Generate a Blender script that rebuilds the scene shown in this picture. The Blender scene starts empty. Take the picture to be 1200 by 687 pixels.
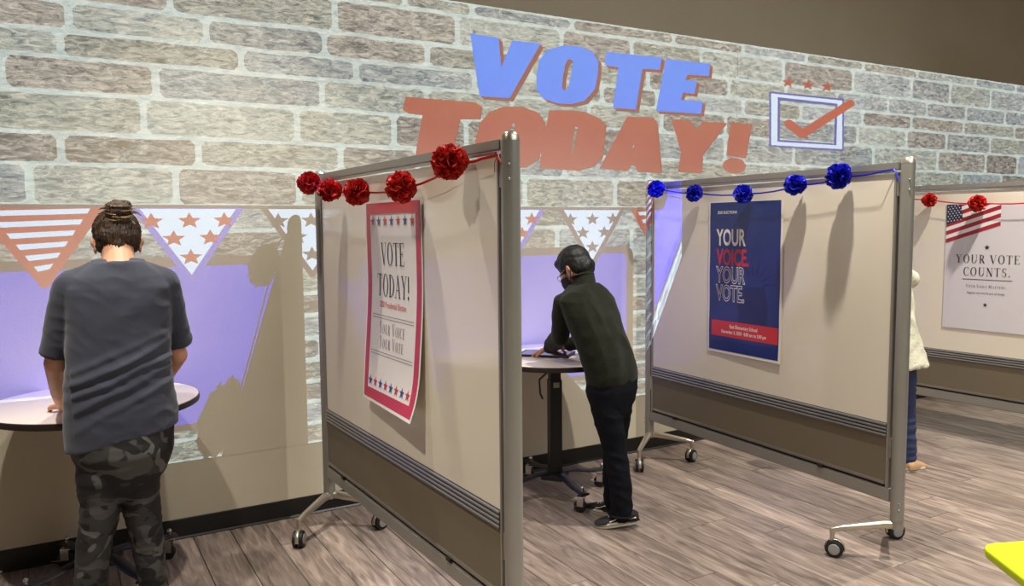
import bpy, bmesh, math, random
from mathutils import Vector, Matrix, noise, geometry
import numpy as np
random.seed(7)
S = bpy.context.scene
COL = S.collection
PI = math.pi

# ------------------------------------------------------------------ camera
def cam_setup():
    yaw, pitch, roll = 0.5237, 0.0837, -0.0092
    f = Vector((math.sin(yaw)*math.cos(pitch), math.cos(yaw)*math.cos(pitch), -math.sin(pitch)))
    r = Vector((math.cos(yaw), -math.sin(yaw), 0)); u = r.cross(f)
    r2 = r*math.cos(roll)+u*math.sin(roll); u2 = -r*math.sin(roll)+u*math.cos(roll)
    cd = bpy.data.cameras.new('camera'); cd.sensor_width = 36; cd.lens = 927.29*36/1200
    c = bpy.data.objects.new('camera', cd); COL.objects.link(c)
    m = Matrix((( r2.x,u2.x,-f.x,0),(r2.y,u2.y,-f.y,-4.1885),(r2.z,u2.z,-f.z,1.55),(0,0,0,1)))
    c.matrix_world = m; S.camera = c
cam_setup()

# ------------------------------------------------------------------ world, exposure, ceiling lights
w = bpy.data.worlds.new('world'); S.world = w; w.use_nodes = True
w.node_tree.nodes['Background'].inputs[0].default_value = (1.0, .92, .82, 1)
w.node_tree.nodes['Background'].inputs[1].default_value = .12
S.view_settings.view_transform = 'Standard'; S.view_settings.look = 'None'
S.view_settings.exposure = 0.0; S.view_settings.gamma = 1.0
PROJ_W = 3500.0
CEIL = 4.4
# x, y, z, watts of each ceiling downlight
DOWN = [(-.35,-1.9,3.7,420),(.78,-.95,3.7,210),(2.75,-1.95,3.7,390),(4.9,-2.0,3.7,520),
        (1.6,-4.6,3.7,640),(6.9,-3.4,3.7,560)]

# ------------------------------------------------------------------ helpers
def lin(c):
    return tuple(((v/255)/12.92 if v/255 <= .04045 else ((v/255+.055)/1.055)**2.4) for v in c)
class MB:
    def __init__(s): s.v=[]; s.f=[]
    def add(s, vs, fs):
        o=len(s.v); s.v += [tuple(v) for v in vs]; s.f += [tuple(i+o for i in f) for f in fs]; return s
    def box(s, c, d, M=None):
        x,y,z=d[0]/2,d[1]/2,d[2]/2; vs=[Vector((i*x,j*y,k*z)) for i in(-1,1) for j in(-1,1) for k in(-1,1)]
        if M is not None: vs=[M@v for v in vs]
        return s.add([v+Vector(c) for v in vs],[(0,1,3,2),(4,6,7,5),(0,4,5,1),(2,3,7,6),(0,2,6,4),(1,5,7,3)])
    def tube(s, pts, rad, n=10, cap=True, up=None):
        pts=[Vector(p) for p in pts]; rad = rad if isinstance(rad,(list,tuple)) else [rad]*len(pts)
        t0=(pts[1]-pts[0]).normalized(); a=t0.orthogonal().normalized() if up is None else (Vector(up)-Vector(up).dot(t0)*t0).normalized()
        vs=[]; 
        for i,p in enumerate(pts):
            if i==0: t=pts[1]-p
            elif i==len(pts)-1: t=p-pts[i-1]
            else: t=(pts[i+1]-p).normalized()+(p-pts[i-1]).normalized()
            t.normalize(); a=(a-a.dot(t)*t).normalized(); b=t.cross(a)
            r=rad[i]; rx,ry=(r if isinstance(r,tuple) else (r,r))
            vs+= [p+a*rx*math.cos(2*PI*k/n)+b*ry*math.sin(2*PI*k/n) for k in range(n)]
        fs=[(i*n+k,i*n+(k+1)%n,(i+1)*n+(k+1)%n,(i+1)*n+k) for i in range(len(pts)-1) for k in range(n)]
        if cap: fs+=[tuple(range(n-1,-1,-1)),tuple((len(pts)-1)*n+k for k in range(n))]
        return s.add(vs,fs)
    def cyl(s, a, b, r, n=16, r2=None): return s.tube([a,b],[r, r if r2 is None else r2],n)
    def lathe(s, prof, n=24, M=None):   # prof: (r,z)
        vs=[]
        for r,z in prof: vs+=[Vector((r*math.cos(2*PI*k/n),r*math.sin(2*PI*k/n),z)) for k in range(n)]
        if M is not None: vs=[M@v for v in vs]
        m=len(prof); fs=[(i*n+k,i*n+(k+1)%n,(i+1)*n+(k+1)%n,(i+1)*n+k) for i in range(m-1) for k in range(n)]
        fs+=[tuple(range(n-1,-1,-1)),tuple((m-1)*n+k for k in range(n))]
        return s.add(vs,fs)
    def sph(s, c, r, n=14, m=9, M=None):
        r = r if isinstance(r,(tuple,list)) else (r,r,r)
        vs=[Vector((0,0,-r[2]))]
        for j in range(1,m):
            a=-PI/2+PI*j/m
            vs+=[Vector((r[0]*math.cos(a)*math.cos(2*PI*k/n),r[1]*math.cos(a)*math.sin(2*PI*k/n),r[2]*math.sin(a))) for k in range(n)]
        vs.append(Vector((0,0,r[2])))
        if M is not None: vs=[M@v for v in vs]
        vs=[v+Vector(c) for v in vs]; L=len(vs)-1
        fs=[(0,1+(k+1)%n,1+k) for k in range(n)]+[(L,L-n+k,L-n+(k+1)%n) for k in range(n)]
        fs+=[(1+(j-1)*n+k,1+(j-1)*n+(k+1)%n,1+j*n+(k+1)%n,1+j*n+k) for j in range(1,m-1) for k in range(n)]
        return s.add(vs,fs)
    def loft(s, secs, n=20, p=2.0):   # secs: (cx,cy,z,rx,ry[,rot])
        vs=[]
        for q in secs:
            cx,cy,z,rx,ry=q[:5]; rot=q[5] if len(q)>5 else 0
            for k in range(n):
                a=2*PI*k/n; ca,sa=math.cos(a),math.sin(a)
                x=rx*math.copysign(abs(ca)**(2/p),ca); y=ry*math.copysign(abs(sa)**(2/p),sa)
                vs.append(Vector((cx+x*math.cos(rot)-y*math.sin(rot),cy+x*math.sin(rot)+y*math.cos(rot),z)))
        m=len(secs); fs=[(i*n+k,i*n+(k+1)%n,(i+1)*n+(k+1)%n,(i+1)*n+k) for i in range(m-1) for k in range(n)]
        fs+=[tuple(range(n-1,-1,-1)),tuple((m-1)*n+k for k in range(n))]
        return s.add(vs,fs)
    def chain(s, pts, rad, n=12):     # round cones, for remeshing
        for i,(p,r) in enumerate(zip(pts,rad)):
            s.sph(p,r,n,8)
            if i: s.tube([pts[i-1],p],[rad[i-1],r],n)
        return s
    def mesh(s, name, smooth=True, angle=40):
        me=bpy.data.meshes.new(name); me.from_pydata(s.v,[],s.f); me.update()
        bm=bmesh.new(); bm.from_mesh(me); bmesh.ops.recalc_face_normals(bm,faces=bm.faces)
        for f in bm.faces: f.smooth=smooth
        if smooth:
            for e in bm.edges:
                if len(e.link_faces)==2 and e.calc_face_angle(0)>math.radians(angle): e.smooth=False
        bm.to_mesh(me); bm.free(); return me
    def build(s, name, mat, parent=None, smooth=True, angle=40, bevel=0):
        me=s.mesh(name,smooth,angle)
        if bevel:
            bm=bmesh.new(); bm.from_mesh(me)
            bmesh.ops.bevel(bm,geom=[e for e in bm.edges if e.calc_face_angle(0)>.6],offset=bevel,segments=2,affect='EDGES',clamp_overlap=True)
            for f in bm.faces: f.smooth=True
            for e in bm.edges: e.smooth = not (len(e.link_faces)==2 and e.calc_face_angle(0)>math.radians(50))
            bm.to_mesh(me); bm.free()
        return link(name,me,mat,parent)
def link(name, me, mat, parent=None):
    o=bpy.data.objects.new(name,me); COL.objects.link(o)
    if mat is not None: me.materials.clear(); me.materials.append(mat)
    if parent is not None: o.parent=parent
    return o
def empty(name, loc=(0,0,0), rz=0):
    o=bpy.data.objects.new(name,None); COL.objects.link(o); o.location=loc; o.rotation_euler=(0,0,rz); o.empty_display_size=.1; return o
def tag(o, label=None, cat=None, group=None, kind=None):
    if label: o['label']=label
    if cat: o['category']=cat
    if group: o['group']=group
    if kind: o['kind']=kind
    return o
def kids(o): return [c for c in list(COL.objects) if c.parent==o]
def copy_tree(o, parent=None):
    c=o.copy(); COL.objects.link(c)
    c.parent=parent if parent is not None else None
    for ch in kids(o): copy_tree(ch,c)
    return c
def remesh(mb, name, mat, parent=None, vox=.008, smooth=4, fn=None, fac=.5):
    me=mb.mesh('tmp',False); o=bpy.data.objects.new('tmp',me); COL.objects.link(o)
    m=o.modifiers.new('r','REMESH'); m.mode='VOXEL'; m.voxel_size=vox; m.use_smooth_shade=True
    if smooth:
        m2=o.modifiers.new('s','SMOOTH'); m2.factor=fac; m2.iterations=smooth
    dg=bpy.context.evaluated_depsgraph_get(); ev=o.evaluated_get(dg)
    r=bpy.data.meshes.new_from_object(ev); bpy.data.objects.remove(o); bpy.data.meshes.remove(me)
    r.name=name
    if fn:
        nn=[v.normal.copy() for v in r.vertices]
        for v,nr in zip(r.vertices,nn): v.co = fn(v.co,nr)
    for p in r.polygons: p.use_smooth=True
    r.update()
    return link(name,r,mat,parent)

# ------------------------------------------------------------------ materials
def mat(name, rgb, rough=.5, metal=0, bump=0, bscale=80, coat=0, var=0, vscale=6, spec=.5, sheen=0, stretch=(1,1,1)):
    m=bpy.data.materials.new(name); m.use_nodes=True; nt=m.node_tree; b=nt.nodes['Principled BSDF']
    b.inputs['Base Color'].default_value=(*lin(rgb),1); b.inputs['Roughness'].default_value=rough; b.inputs['Metallic'].default_value=metal
    b.inputs['Coat Weight'].default_value=coat; b.inputs['Coat Roughness'].default_value=.08; b.inputs['Specular IOR Level'].default_value=spec
    b.inputs['Sheen Weight'].default_value=sheen
    tc=nt.nodes.new('ShaderNodeTexCoord'); mp=nt.nodes.new('ShaderNodeMapping'); mp.inputs['Scale'].default_value=stretch
    nt.links.new(tc.outputs['Object'],mp.inputs[0])
    if bump:
        n=nt.nodes.new('ShaderNodeTexNoise'); n.inputs['Scale'].default_value=bscale; n.inputs['Detail'].default_value=3
        bp=nt.nodes.new('ShaderNodeBump'); bp.inputs['Strength'].default_value=bump; bp.inputs['Distance'].default_value=.01
        nt.links.new(mp.outputs[0],n.inputs['Vector']); nt.links.new(n.outputs[0],bp.inputs['Height']); nt.links.new(bp.outputs[0],b.inputs['Normal'])
    # every surface gets at least a slight tone variation
    n=nt.nodes.new('ShaderNodeTexNoise'); n.inputs['Scale'].default_value=vscale; n.inputs['Detail'].default_value=4
    r=nt.nodes.new('ShaderNodeMapRange'); v=var or .03
    r.inputs[1].default_value=.3; r.inputs[2].default_value=.7; r.inputs[3].default_value=1-v; r.inputs[4].default_value=1+v
    mx=nt.nodes.new('ShaderNodeVectorMath'); mx.operation='SCALE'; mx.inputs[0].default_value=lin(rgb)
    nt.links.new(mp.outputs[0],n.inputs['Vector']); nt.links.new(n.outputs[0],r.inputs[0]); nt.links.new(r.outputs[0],mx.inputs['Scale']); nt.links.new(mx.outputs[0],b.inputs['Base Color'])
    return m
M={}
M['wall']=mat('beige_wall_paint',(206,196,174),.85,bump=.15,bscale=220,vscale=3,var=.02)
M['base']=mat('black_vinyl_base',(22,20,20),.35)
M['ceil']=mat('ceiling_paint',(120,112,100),.9,var=.04)
M['alu']=mat('satin_aluminium',(168,162,152),.36,metal=.85,vscale=30)
M['alu2']=mat('painted_grey_metal',(150,146,138),.4,metal=.35)
M['leg']=mat('champagne_metal',(196,186,168),.3,metal=.75)
M['board']=mat('glossy_whiteboard',(232,222,204),.16,bump=.012,bscale=6,coat=.5,var=.012,vscale=2)
M['taupe']=mat('taupe_panel',(112,101,82),.55,bump=.1,bscale=400)
M['ridge']=mat('grooved_aluminium',(152,150,148),.32,metal=.6)
M['gap']=mat('dark_gap',(28,26,26),.6)
M['blackm']=mat('black_powder_coated_steel',(26,25,26),.42,bump=.05,bscale=300)
M['rubber']=mat('black_rubber',(20,20,21),.55)
M['chrome']=mat('chrome',(205,205,205),.15,metal=1)
M['casterg']=mat('grey_plastic',(150,148,146),.35)
M['laminate']=mat('white_laminate',(226,214,204),.35,coat=.2,var=.01)
M['edge']=mat('dark_table_edge',(38,26,24),.4)
M['paper']=mat('white_paper',(236,230,224),.55,var=.01)
M['navy']=mat('navy_print',(22,42,112),.3,var=.1,vscale=5,coat=.15)
M['navy2']=mat('dark_navy_print',(17,31,88),.3)
M['redp']=mat('red_print',(205,48,52),.4)
M['redb']=mat('crimson_print',(190,44,66),.4,var=.12,vscale=3)
M['ink']=mat('black_ink',(38,34,44),.5)
M['greyink']=mat('grey_ink',(120,112,120),.5)
M['bluestar']=mat('blue_print',(44,62,150),.4)
M['flagred']=mat('flag_red_print',(165,36,52),.4)
M['flagblue']=mat('flag_blue_print',(40,46,74),.4)
M['flagwhite']=mat('flag_white_print',(236,232,232),.4)
M['pomred']=mat('red_tissue_paper',(205,38,26),.55,var=.25,vscale=30,bump=.3,bscale=60)
M['pomblue']=mat('blue_tissue_paper',(26,34,200),.5,var=.3,vscale=30,bump=.3,bscale=60)
M['ribred']=mat('red_ribbon',(200,30,26),.45)
M['ribblue']=mat('blue_ribbon',(36,40,190),.45)
M['lime']=mat('lime_plastic',(214,236,12),.4)

def wood_mat():
    m=bpy.data.materials.new('grey_oak_vinyl_plank'); m.use_nodes=True; nt=m.node_tree; b=nt.nodes['Principled BSDF']; N=nt.nodes.new; Lk=nt.links.new
    tc=N('ShaderNodeTexCoord'); oi=N('ShaderNodeObjectInfo'); geo=N('ShaderNodeNewGeometry')
    sc=N('ShaderNodeVectorMath'); sc.operation='SCALE'; sc.inputs[0].default_value=(37,91,13); Lk(oi.outputs['Random'],sc.inputs['Scale'])
    ad=N('ShaderNodeVectorMath'); ad.operation='ADD'; Lk(geo.outputs['Position'],ad.inputs[0]); Lk(sc.outputs[0],ad.inputs[1])
    def noi(scale,stretch,det=4,dist=0):
        mp=N('ShaderNodeMapping'); mp.inputs['Scale'].default_value=stretch; Lk(ad.outputs[0],mp.inputs[0])
        n=N('ShaderNodeTexNoise'); n.inputs['Scale'].default_value=scale; n.inputs['Detail'].default_value=det; n.inputs['Distortion'].default_value=dist; Lk(mp.outputs[0],n.inputs['Vector']); return n
    a=noi(3,(9,1.1,1),5,1.2); c=noi(60,(3,.12,1),3); d=noi(1.6,(1,1,1),2)
    rp=N('ShaderNodeValToRGB'); e=rp.color_ramp.elements
    e[0].position=.28; e[0].color=(*lin((104,90,82)),1); e[1].position=.75; e[1].color=(*lin((182,164,150)),1)
    x=e.new(.45); x.color=(*lin((134,118,108)),1); x=e.new(.58); x.color=(*lin((154,137,126)),1)
    Lk(a.outputs[0],rp.inputs[0])
    # fine grain
    g=N('ShaderNodeMapRange'); g.inputs[1].default_value=.3; g.inputs[2].default_value=.7; g.inputs[3].default_value=.86; g.inputs[4].default_value=1.12; Lk(c.outputs[0],g.inputs[0])
    g2=N('ShaderNodeMapRange'); g2.inputs[3].default_value=.78; g2.inputs[4].default_value=1.2; Lk(oi.outputs['Random'],g2.inputs[0])
    mu=N('ShaderNodeMath'); mu.operation='MULTIPLY'; Lk(g.outputs[0],mu.inputs[0]); Lk(g2.outputs[0],mu.inputs[1])
    # knots
    mp=N('ShaderNodeMapping'); mp.inputs['Scale'].default_value=(1.0,.42,1); Lk(ad.outputs[0],mp.inputs[0])
    v=N('ShaderNodeTexVoronoi'); v.inputs['Scale'].default_value=4.2; Lk(mp.outputs[0],v.inputs['Vector'])
    k=N('ShaderNodeMapRange'); k.inputs[1].default_value=.03; k.inputs[2].default_value=.09; k.inputs[3].default_value=.5; k.inputs[4].default_value=1; Lk(v.outputs['Distance'],k.inputs[0])
    mu2=N('ShaderNodeMath'); mu2.operation='MULTIPLY'; Lk(mu.outputs[0],mu2.inputs[0]); Lk(k.outputs[0],mu2.inputs[1])
    s=N('ShaderNodeVectorMath'); s.operation='SCALE'; Lk(rp.outputs[0],s.inputs[0]); Lk(mu2.outputs[0],s.inputs['Scale']); Lk(s.outputs[0],b.inputs['Base Color'])
    b.inputs['Roughness'].default_value=.42
    bp=N('ShaderNodeBump'); bp.inputs['Strength'].default_value=.15; bp.inputs['Distance'].default_value=.004; Lk(c.outputs[0],bp.inputs['Height']); Lk(bp.outputs[0],b.inputs['Normal'])
    return m
M['wood']=wood_mat()

# ------------------------------------------------------------------ the room
def struct(name, mb, m, parent=None, smooth=False):
    o=mb.build(name,m,parent,smooth); 
    if parent is None: o['kind']='structure'
    return o
X0,X1,Y1=-3.2,10.5,-9.0
struct('wall_back', MB().box(((X0+X1)/2,.06,CEIL/2),(X1-X0,.12,CEIL)), M['wall'])
struct('wall_left', MB().box((X0-.06,Y1/2,CEIL/2),(.12,-Y1,CEIL)), M['wall'])
struct('wall_right', MB().box((X1+.06,Y1/2,CEIL/2),(.12,-Y1,CEIL)), M['wall'])
struct('wall_front', MB().box(((X0+X1)/2,Y1-.06,CEIL/2),(X1-X0,.12,CEIL)), M['wall'])
struct('ceiling', MB().box(((X0+X1)/2,Y1/2,CEIL+.05),(X1-X0,-Y1,.1)), M['ceil'])
b=MB(); pr=[(-.012,0),(-.012,.004),(-.006,.012),(-.005,.100),(0,.103),(0,0)]
b.add([(X0,y,z) for y,z in pr]+[(X1,y,z) for y,z in pr],[(i,(i+1)%6,6+(i+1)%6,6+i) for i in range(6)]+[tuple(range(6)),tuple(range(11,5,-1))])
struct('baseboard_back', b, M['base'])
FL=struct('floor', MB().box(((X0+X1)/2,Y1/2,-.055),(X1-X0,-Y1,.1)), M['gap'])
# planks run away from the back wall; those in view are single pieces, the rest are joined
PW,PLN=.178,1.22
def plank_mb(mb,x,y0,y1):
    g=.0012; c=.0015
    xs=(x+g,x+PW-g); ys=(y1+g,y0-g)
    b0=[(xs[0],ys[0],-.004),(xs[1],ys[0],-.004),(xs[1],ys[1],-.004),(xs[0],ys[1],-.004)]
    t=[(xs[0]+c,ys[0]+c,0),(xs[1]-c,ys[0]+c,0),(xs[1]-c,ys[1]-c,0),(xs[0]+c,ys[1]-c,0)]
    mb.add(b0+t,[(4,5,6,7),(0,1,5,4),(1,2,6,5),(2,3,7,6),(3,0,4,7)])
pm={}
rest=MB(); i=0; x=X0
while x < X1-.01:
    off=random.uniform(0,PLN); y=0.0; first=True
    while y > Y1+.01:
        ye=max(y-(off if first and off>.15 else PLN),Y1); first=False
        if x>-.9 and x+PW<9.0 and y>-3.3 and (y>-2.4 or x>1.2):
            key=round(y-ye,2)
            if key not in pm:
                mb=MB(); plank_mb(mb,0,0,-(y-ye)); pm[key]=mb.mesh('plank',False)
            o=bpy.data.objects.new('plank',pm[key]); COL.objects.link(o); o.location=(x,y,0); o.parent=FL
            if not pm[key].materials: pm[key].materials.append(M['wood'])
            i+=1
        else: plank_mb(rest,x,y,ye)
        y=ye
    x+=PW
o=rest.build('plank_field',M['wood'],FL,False); o['kind']='stuff'
print('planks',i)

# ------------------------------------------------------------------ ceiling downlights
mem=bpy.data.materials.new('lamp_lens'); mem.use_nodes=True
_b=mem.node_tree.nodes['Principled BSDF']; _b.inputs['Emission Color'].default_value=(1,.85,.65,1); _b.inputs['Emission Strength'].default_value=4; mem.cycles.emission_sampling='NONE'
dl=None
for k,(x,y,z,wt) in enumerate(DOWN):
    t=empty('pendant_downlight',(x,y,z))
    MB().lathe([(.085,.02),(.09,.0),(.09,.22),(.03,.24)],20).build('housing',M['ceil'],t)
    MB().cyl((0,0,.24),(0,0,CEIL-z),.008,8).build('stem',M['ceil'],t)
    MB().lathe([(.08,.012),(.08,.018)],20).build('lens',mem,t)
    where=['above the left round table','above the first whiteboard beside the wall','between the two middle whiteboards','right of the second whiteboard',
      'behind the viewer','in the far right of the room'][k]
    tag(t,'cylindrical pendant downlight hanging '+where,'lamp','ceiling downlights')
    ld=bpy.data.lights.new('downlight','SPOT'); ld.energy=wt; ld.shadow_soft_size=.045; ld.color=(1,.94,.83); ld.spot_size=math.radians(88 if k<2 else 108); ld.spot_blend=.9
    l=bpy.data.objects.new('downlight_lamp',ld); COL.objects.link(l); l.parent=t; l.location=(0,0,-.005)
for (x,y,e,sx) in ((3,-5.5,150,4),):  # added unseen fill light that lifts the upper wall, no fixture behind it
    ld=bpy.data.lights.new('fill_area','AREA'); ld.energy=e; ld.size=sx; ld.color=(.88,.95,1); ld.shape='SQUARE'
    l=bpy.data.objects.new('fill_light',ld); COL.objects.link(l); l.location=(x,y,CEIL-.05)

# ------------------------------------------------------------------ the projected picture
# All outlines are metres on the back wall (x along the wall, z up).
ART={"V":[[[2.155,2.668],[2.344,2.666],[2.359,2.495],[2.437,2.66],[2.638,2.664],[2.414,2.318],[2.211,2.316]],None],"O":[[[2.798,2.667],[2.874,2.675],[2.95,2.672],[3.028,2.652],[3.072,2.601],[3.069,2.516],[3.046,2.423],[2.967,2.343],[2.864,2.315],[2.763,2.311],[2.656,2.332],[2.606,2.383],[2.606,2.463],[2.627,2.565],[2.691,2.632]],[[2.835,2.584],[2.857,2.59],[2.875,2.579],[2.868,2.527],[2.842,2.417],[2.827,2.397],[2.805,2.398],[2.792,2.413],[2.801,2.48],[2.818,2.556]]],"T":[[[3.134,2.663],[3.6,2.673],[3.581,2.59],[3.433,2.584],[3.378,2.314],[3.188,2.313],[3.233,2.573],[3.122,2.58]],None],"E":[[[3.633,2.666],[4.036,2.673],[4.026,2.587],[3.826,2.579],[3.81,2.543],[3.916,2.544],[3.893,2.454],[3.786,2.455],[3.771,2.404],[3.972,2.408],[3.957,2.322],[3.55,2.315]],None],"T2":[[[1.745,2.278],[2.181,2.278],[2.219,2.26],[2.208,2.185],[2.075,2.178],[2.009,1.923],[1.789,1.925],[1.844,2.187],[1.756,2.19],[1.724,2.206]],None],"O2":[[[2.277,2.229],[2.375,2.267],[2.498,2.275],[2.612,2.248],[2.663,2.189],[2.653,2.071],[2.61,1.962],[2.517,1.914],[2.382,1.899],[2.251,1.903],[2.179,1.957],[2.178,2.05],[2.212,2.163]],[[2.423,2.171],[2.45,2.169],[2.435,2.081],[2.401,1.993],[2.379,1.996],[2.393,2.088]]],"D":[[[2.697,2.267],[2.847,2.275],[2.967,2.273],[3.072,2.242],[3.129,2.202],[3.117,2.095],[3.099,1.987],[3.028,1.932],[2.914,1.903],[2.621,1.911],[2.65,2.074]],[[2.884,2.179],[2.913,2.172],[2.894,2.099],[2.872,2.007],[2.851,2.013],[2.863,2.083]]],"A":[[[3.308,2.266],[3.525,2.269],[3.559,2.234],[3.6,1.906],[3.394,1.907],[3.375,1.942],[3.337,1.951],[3.3,1.91],[3.081,1.922]],[[3.359,2.094],[3.368,2.077],[3.353,2.047],[3.336,2.064]]],"Y":[[[3.686,2.268],[3.854,2.269],[3.921,2.208],[3.968,2.269],[4.197,2.273],[3.971,2.04],[3.963,1.913],[3.746,1.918],[3.775,2.048]],None],"ex":[[[4.239,2.278],[4.444,2.278],[4.387,2.034],[4.202,2.046]],None],"dot":[[[4.389,1.977],[4.38,1.955],[4.356,1.936],[4.32,1.924],[4.277,1.918],[4.235,1.921],[4.199,1.932],[4.175,1.949],[4.166,1.97],[4.174,1.991],[4.197,2.009],[4.233,2.022],[4.275,2.028],[4.318,2.025],[4.355,2.015],[4.379,1.997]],None],"boxo":[[[4.625,2.527],[5.465,2.532],[5.478,2.124],[4.635,2.124]],[[4.741,2.47],[5.361,2.472],[5.361,2.178],[4.746,2.179]]],"boxw":[[[4.645,2.514],[5.446,2.518],[5.459,2.138],[4.655,2.136]],[[4.716,2.491],[5.388,2.49],[5.387,2.167],[4.721,2.164]]],"check":[[[4.787,2.302],[4.801,2.323],[4.838,2.336],[4.875,2.328],[4.99,2.273],[5.499,2.518],[5.548,2.533],[5.59,2.52],[5.596,2.493],[5.559,2.474],[5.031,2.213],[4.993,2.203],[4.954,2.209],[4.802,2.283]],None],"stars":[[[4.833,2.649],[4.846,2.622],[4.898,2.621],[4.854,2.602],[4.863,2.574],[4.822,2.59],[4.776,2.573],[4.795,2.602],[4.758,2.619],[4.81,2.621]],[[5.053,2.65],[5.067,2.623],[5.121,2.622],[5.075,2.603],[5.084,2.574],[5.042,2.59],[4.995,2.573],[5.014,2.602],[4.976,2.62],[5.029,2.622]],[[5.269,2.652],[5.284,2.623],[5.339,2.623],[5.292,2.603],[5.302,2.574],[5.258,2.59],[5.209,2.573],[5.229,2.602],[5.189,2.621],[5.245,2.623]]],"J":{"0":[1.75,2.17,2.87,3.7,4.35,5.69,6.4,7.26,7.92],"1":[0.54,1.35,2.07,2.79,3.34,3.95,4.77,5.57,6.33,6.88,7.51],"2":[0.11,0.7,1.29,1.88,2.57,3.06,3.48,4.22,5.38,6.02,6.55,7.13,7.76],"3":[0.07,0.86,1.46,2.18,2.74,3.1,3.56,4.36,4.97,5.7,6.34,7.1,7.93],"4":[-0.16,0.46,1.27,1.87,2.43,3.0,3.6,4.19,4.67,5.64,6.28,6.85,7.53],"5":[0.4,1.13,1.67,2.12,2.67,3.31,4.19,4.9,5.85,6.73,7.47],"6":[0.05,0.64,1.36,1.81,2.25,2.81,3.49,4.28,5.0,7.1,7.74],"7":[0.53,1.13,3.21]}}
ZR=[2.84,2.765,2.585,2.452,2.333,2.177,1.994,1.853,1.665,1.54,1.36,1.204,1.085,.965,.846,.73,.62,.50,.39]
XL,XM,XR=-1.35,4.3,8.9
polys=[]   # (outline, hole_of, region index)
regions=[] # dict(name, colour, textured, owner key)
def region(name,col,tex,owner): regions.append(dict(name=name,col=col,tex=tex,owner=owner)); return len(regions)-1
def add(outline,reg,hole=None): polys.append((outline,reg,hole))
C_MORT=(206,216,208); C_PURP=(156,147,220); C_TAUPE=(158,144,132); C_WHITE=(224,238,252); C_RED=(190,122,104); C_DRED=(160,88,80)
C_BLUE=(118,156,252); C_STAR=(196,118,98); C_LILAC=(160,150,214); C_FRB=(104,118,178)
for a,b_ in ((XL,XM),(XM,XR)):
    r=region('mortar',C_MORT,.6,'wallpicture'); add([(a,.39),(b_,.39),(b_,2.84),(a,2.84)],r)
rb=random.Random(11)
tones=[(168,170,165),(164,164,153),(162,167,165),(172,173,161),(158,153,145),(172,176,173),(166,161,151),(178,181,171)]
for k in range(len(ZR)-1):
    zt,zb=ZR[k]-.011,ZR[k+1]+.011
    js=list(ART['J'].get(str(k),[]))
    if k>=8: js=[.86+.02*k] if False else []
    js=sorted(js)
    full=[]; 
    if js:
        x=js[0]
        while x>XL+.3: x-=rb.uniform(.5,.66); full.append(x)
        full+=js; x=js[0]
        ext=[]; prev=None
        for j in sorted(full):
            if prev is not None and j-prev>1.0:
                n=round((j-prev)/.62)
                ext+=[prev+(j-prev)*q/n for q in range(1,n)]
            prev=j
        full=sorted(full+ext); x=full[-1]
        while x<XR: x+=rb.uniform(.5,.68); full.append(x)
    else:
        x=XL-rb.uniform(0,.5)
        while x<XR: full.append(x); x+=rb.uniform(.48,.68)
        full.append(x)
    full=sorted(full)
    for a,b_ in zip(full[:-1],full[1:]):
        a+=.016; b_-=.016
        a=max(a,XL); b_=min(b_,XR)
        if b_-a<.08: continue
        segs=[(a,b_)] if not (a<XM<b_) else [(a,XM),(XM,b_)]
        col=rb.choice(tones); q=rb.uniform(.97,1.04); col=tuple(c*q for c in col)
        r=region('brick',col,1.0,'wallpicture')
        for (a2,b2) in segs:
            c=min(.02,(zt-zb)*.3); jit=lambda s=.004: rb.uniform(-s,s)
            n=max(2,int((b2-a2)/.12)); top=[(a2+c+(b2-a2-2*c)*t/n, zt+jit()) for t in range(n+1)]; bot=[(x,zb+jit()) for x,_ in reversed(top)]
            add([(a2,zb+c),(a2+jit(),(zt+zb)/2),(a2,zt-c)]+top+[(b2,zt-c),(b2+jit(),(zt+zb)/2) if b2!=XM and a2!=XM else (b2,(zt+zb)/2),(b2,zb+c)]+bot,r)
# two big lavender screens under the bunting
def rrect(x0,z0,x1,z1,r,n=5):
    o=[]
    for cx,cz,a0 in ((x1-r,z1-r,0),(x0+r,z1-r,90),(x0+r,z0+r,180),(x1-r,z0+r,270)):
        o+=[(cx+r*math.cos(math.radians(a0+90*i/n)),cz+r*math.sin(math.radians(a0+90*i/n))) for i in range(n+1)]
    return o
for si,(x0,x1) in enumerate(((-1.30,1.06),(1.26,3.36),(3.66,5.70))):
    own='screen%d'%si
    r=region('screen_frame',C_TAUPE,0,own)
    segs=[(x0,x1)]
    add(rrect(x0,.545,x1,1.415,.07),r) if not x0<XM<x1 else None
    r2=region('screen_panel',C_PURP,0,own)
    if not x0<XM<x1: add(rrect(x0+.045,.578,x1-.055,1.368,.04),r2)
    else:
        for rr,(i0,z0,z1) in ((r,(0,.545,1.415)),(r2,(.045,.578,1.368))):
            add([(x0+i0,z0),(XM,z0),(XM,z1),(x0+i0,z1)],rr); add([(XM,z0),(x1-i0,z0),(x1-i0,z1),(XM,z1)],rr)
    r3=region('screen_leg',C_PURP,0,own)
    if si==0: add([(.755,.545),(.785,.39),(.86,.39),(.93,.545)],r3)
    elif si==1: add([(3.235,.545),(3.255,.39),(3.285,.39),(3.31,.545)],r3)
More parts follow.
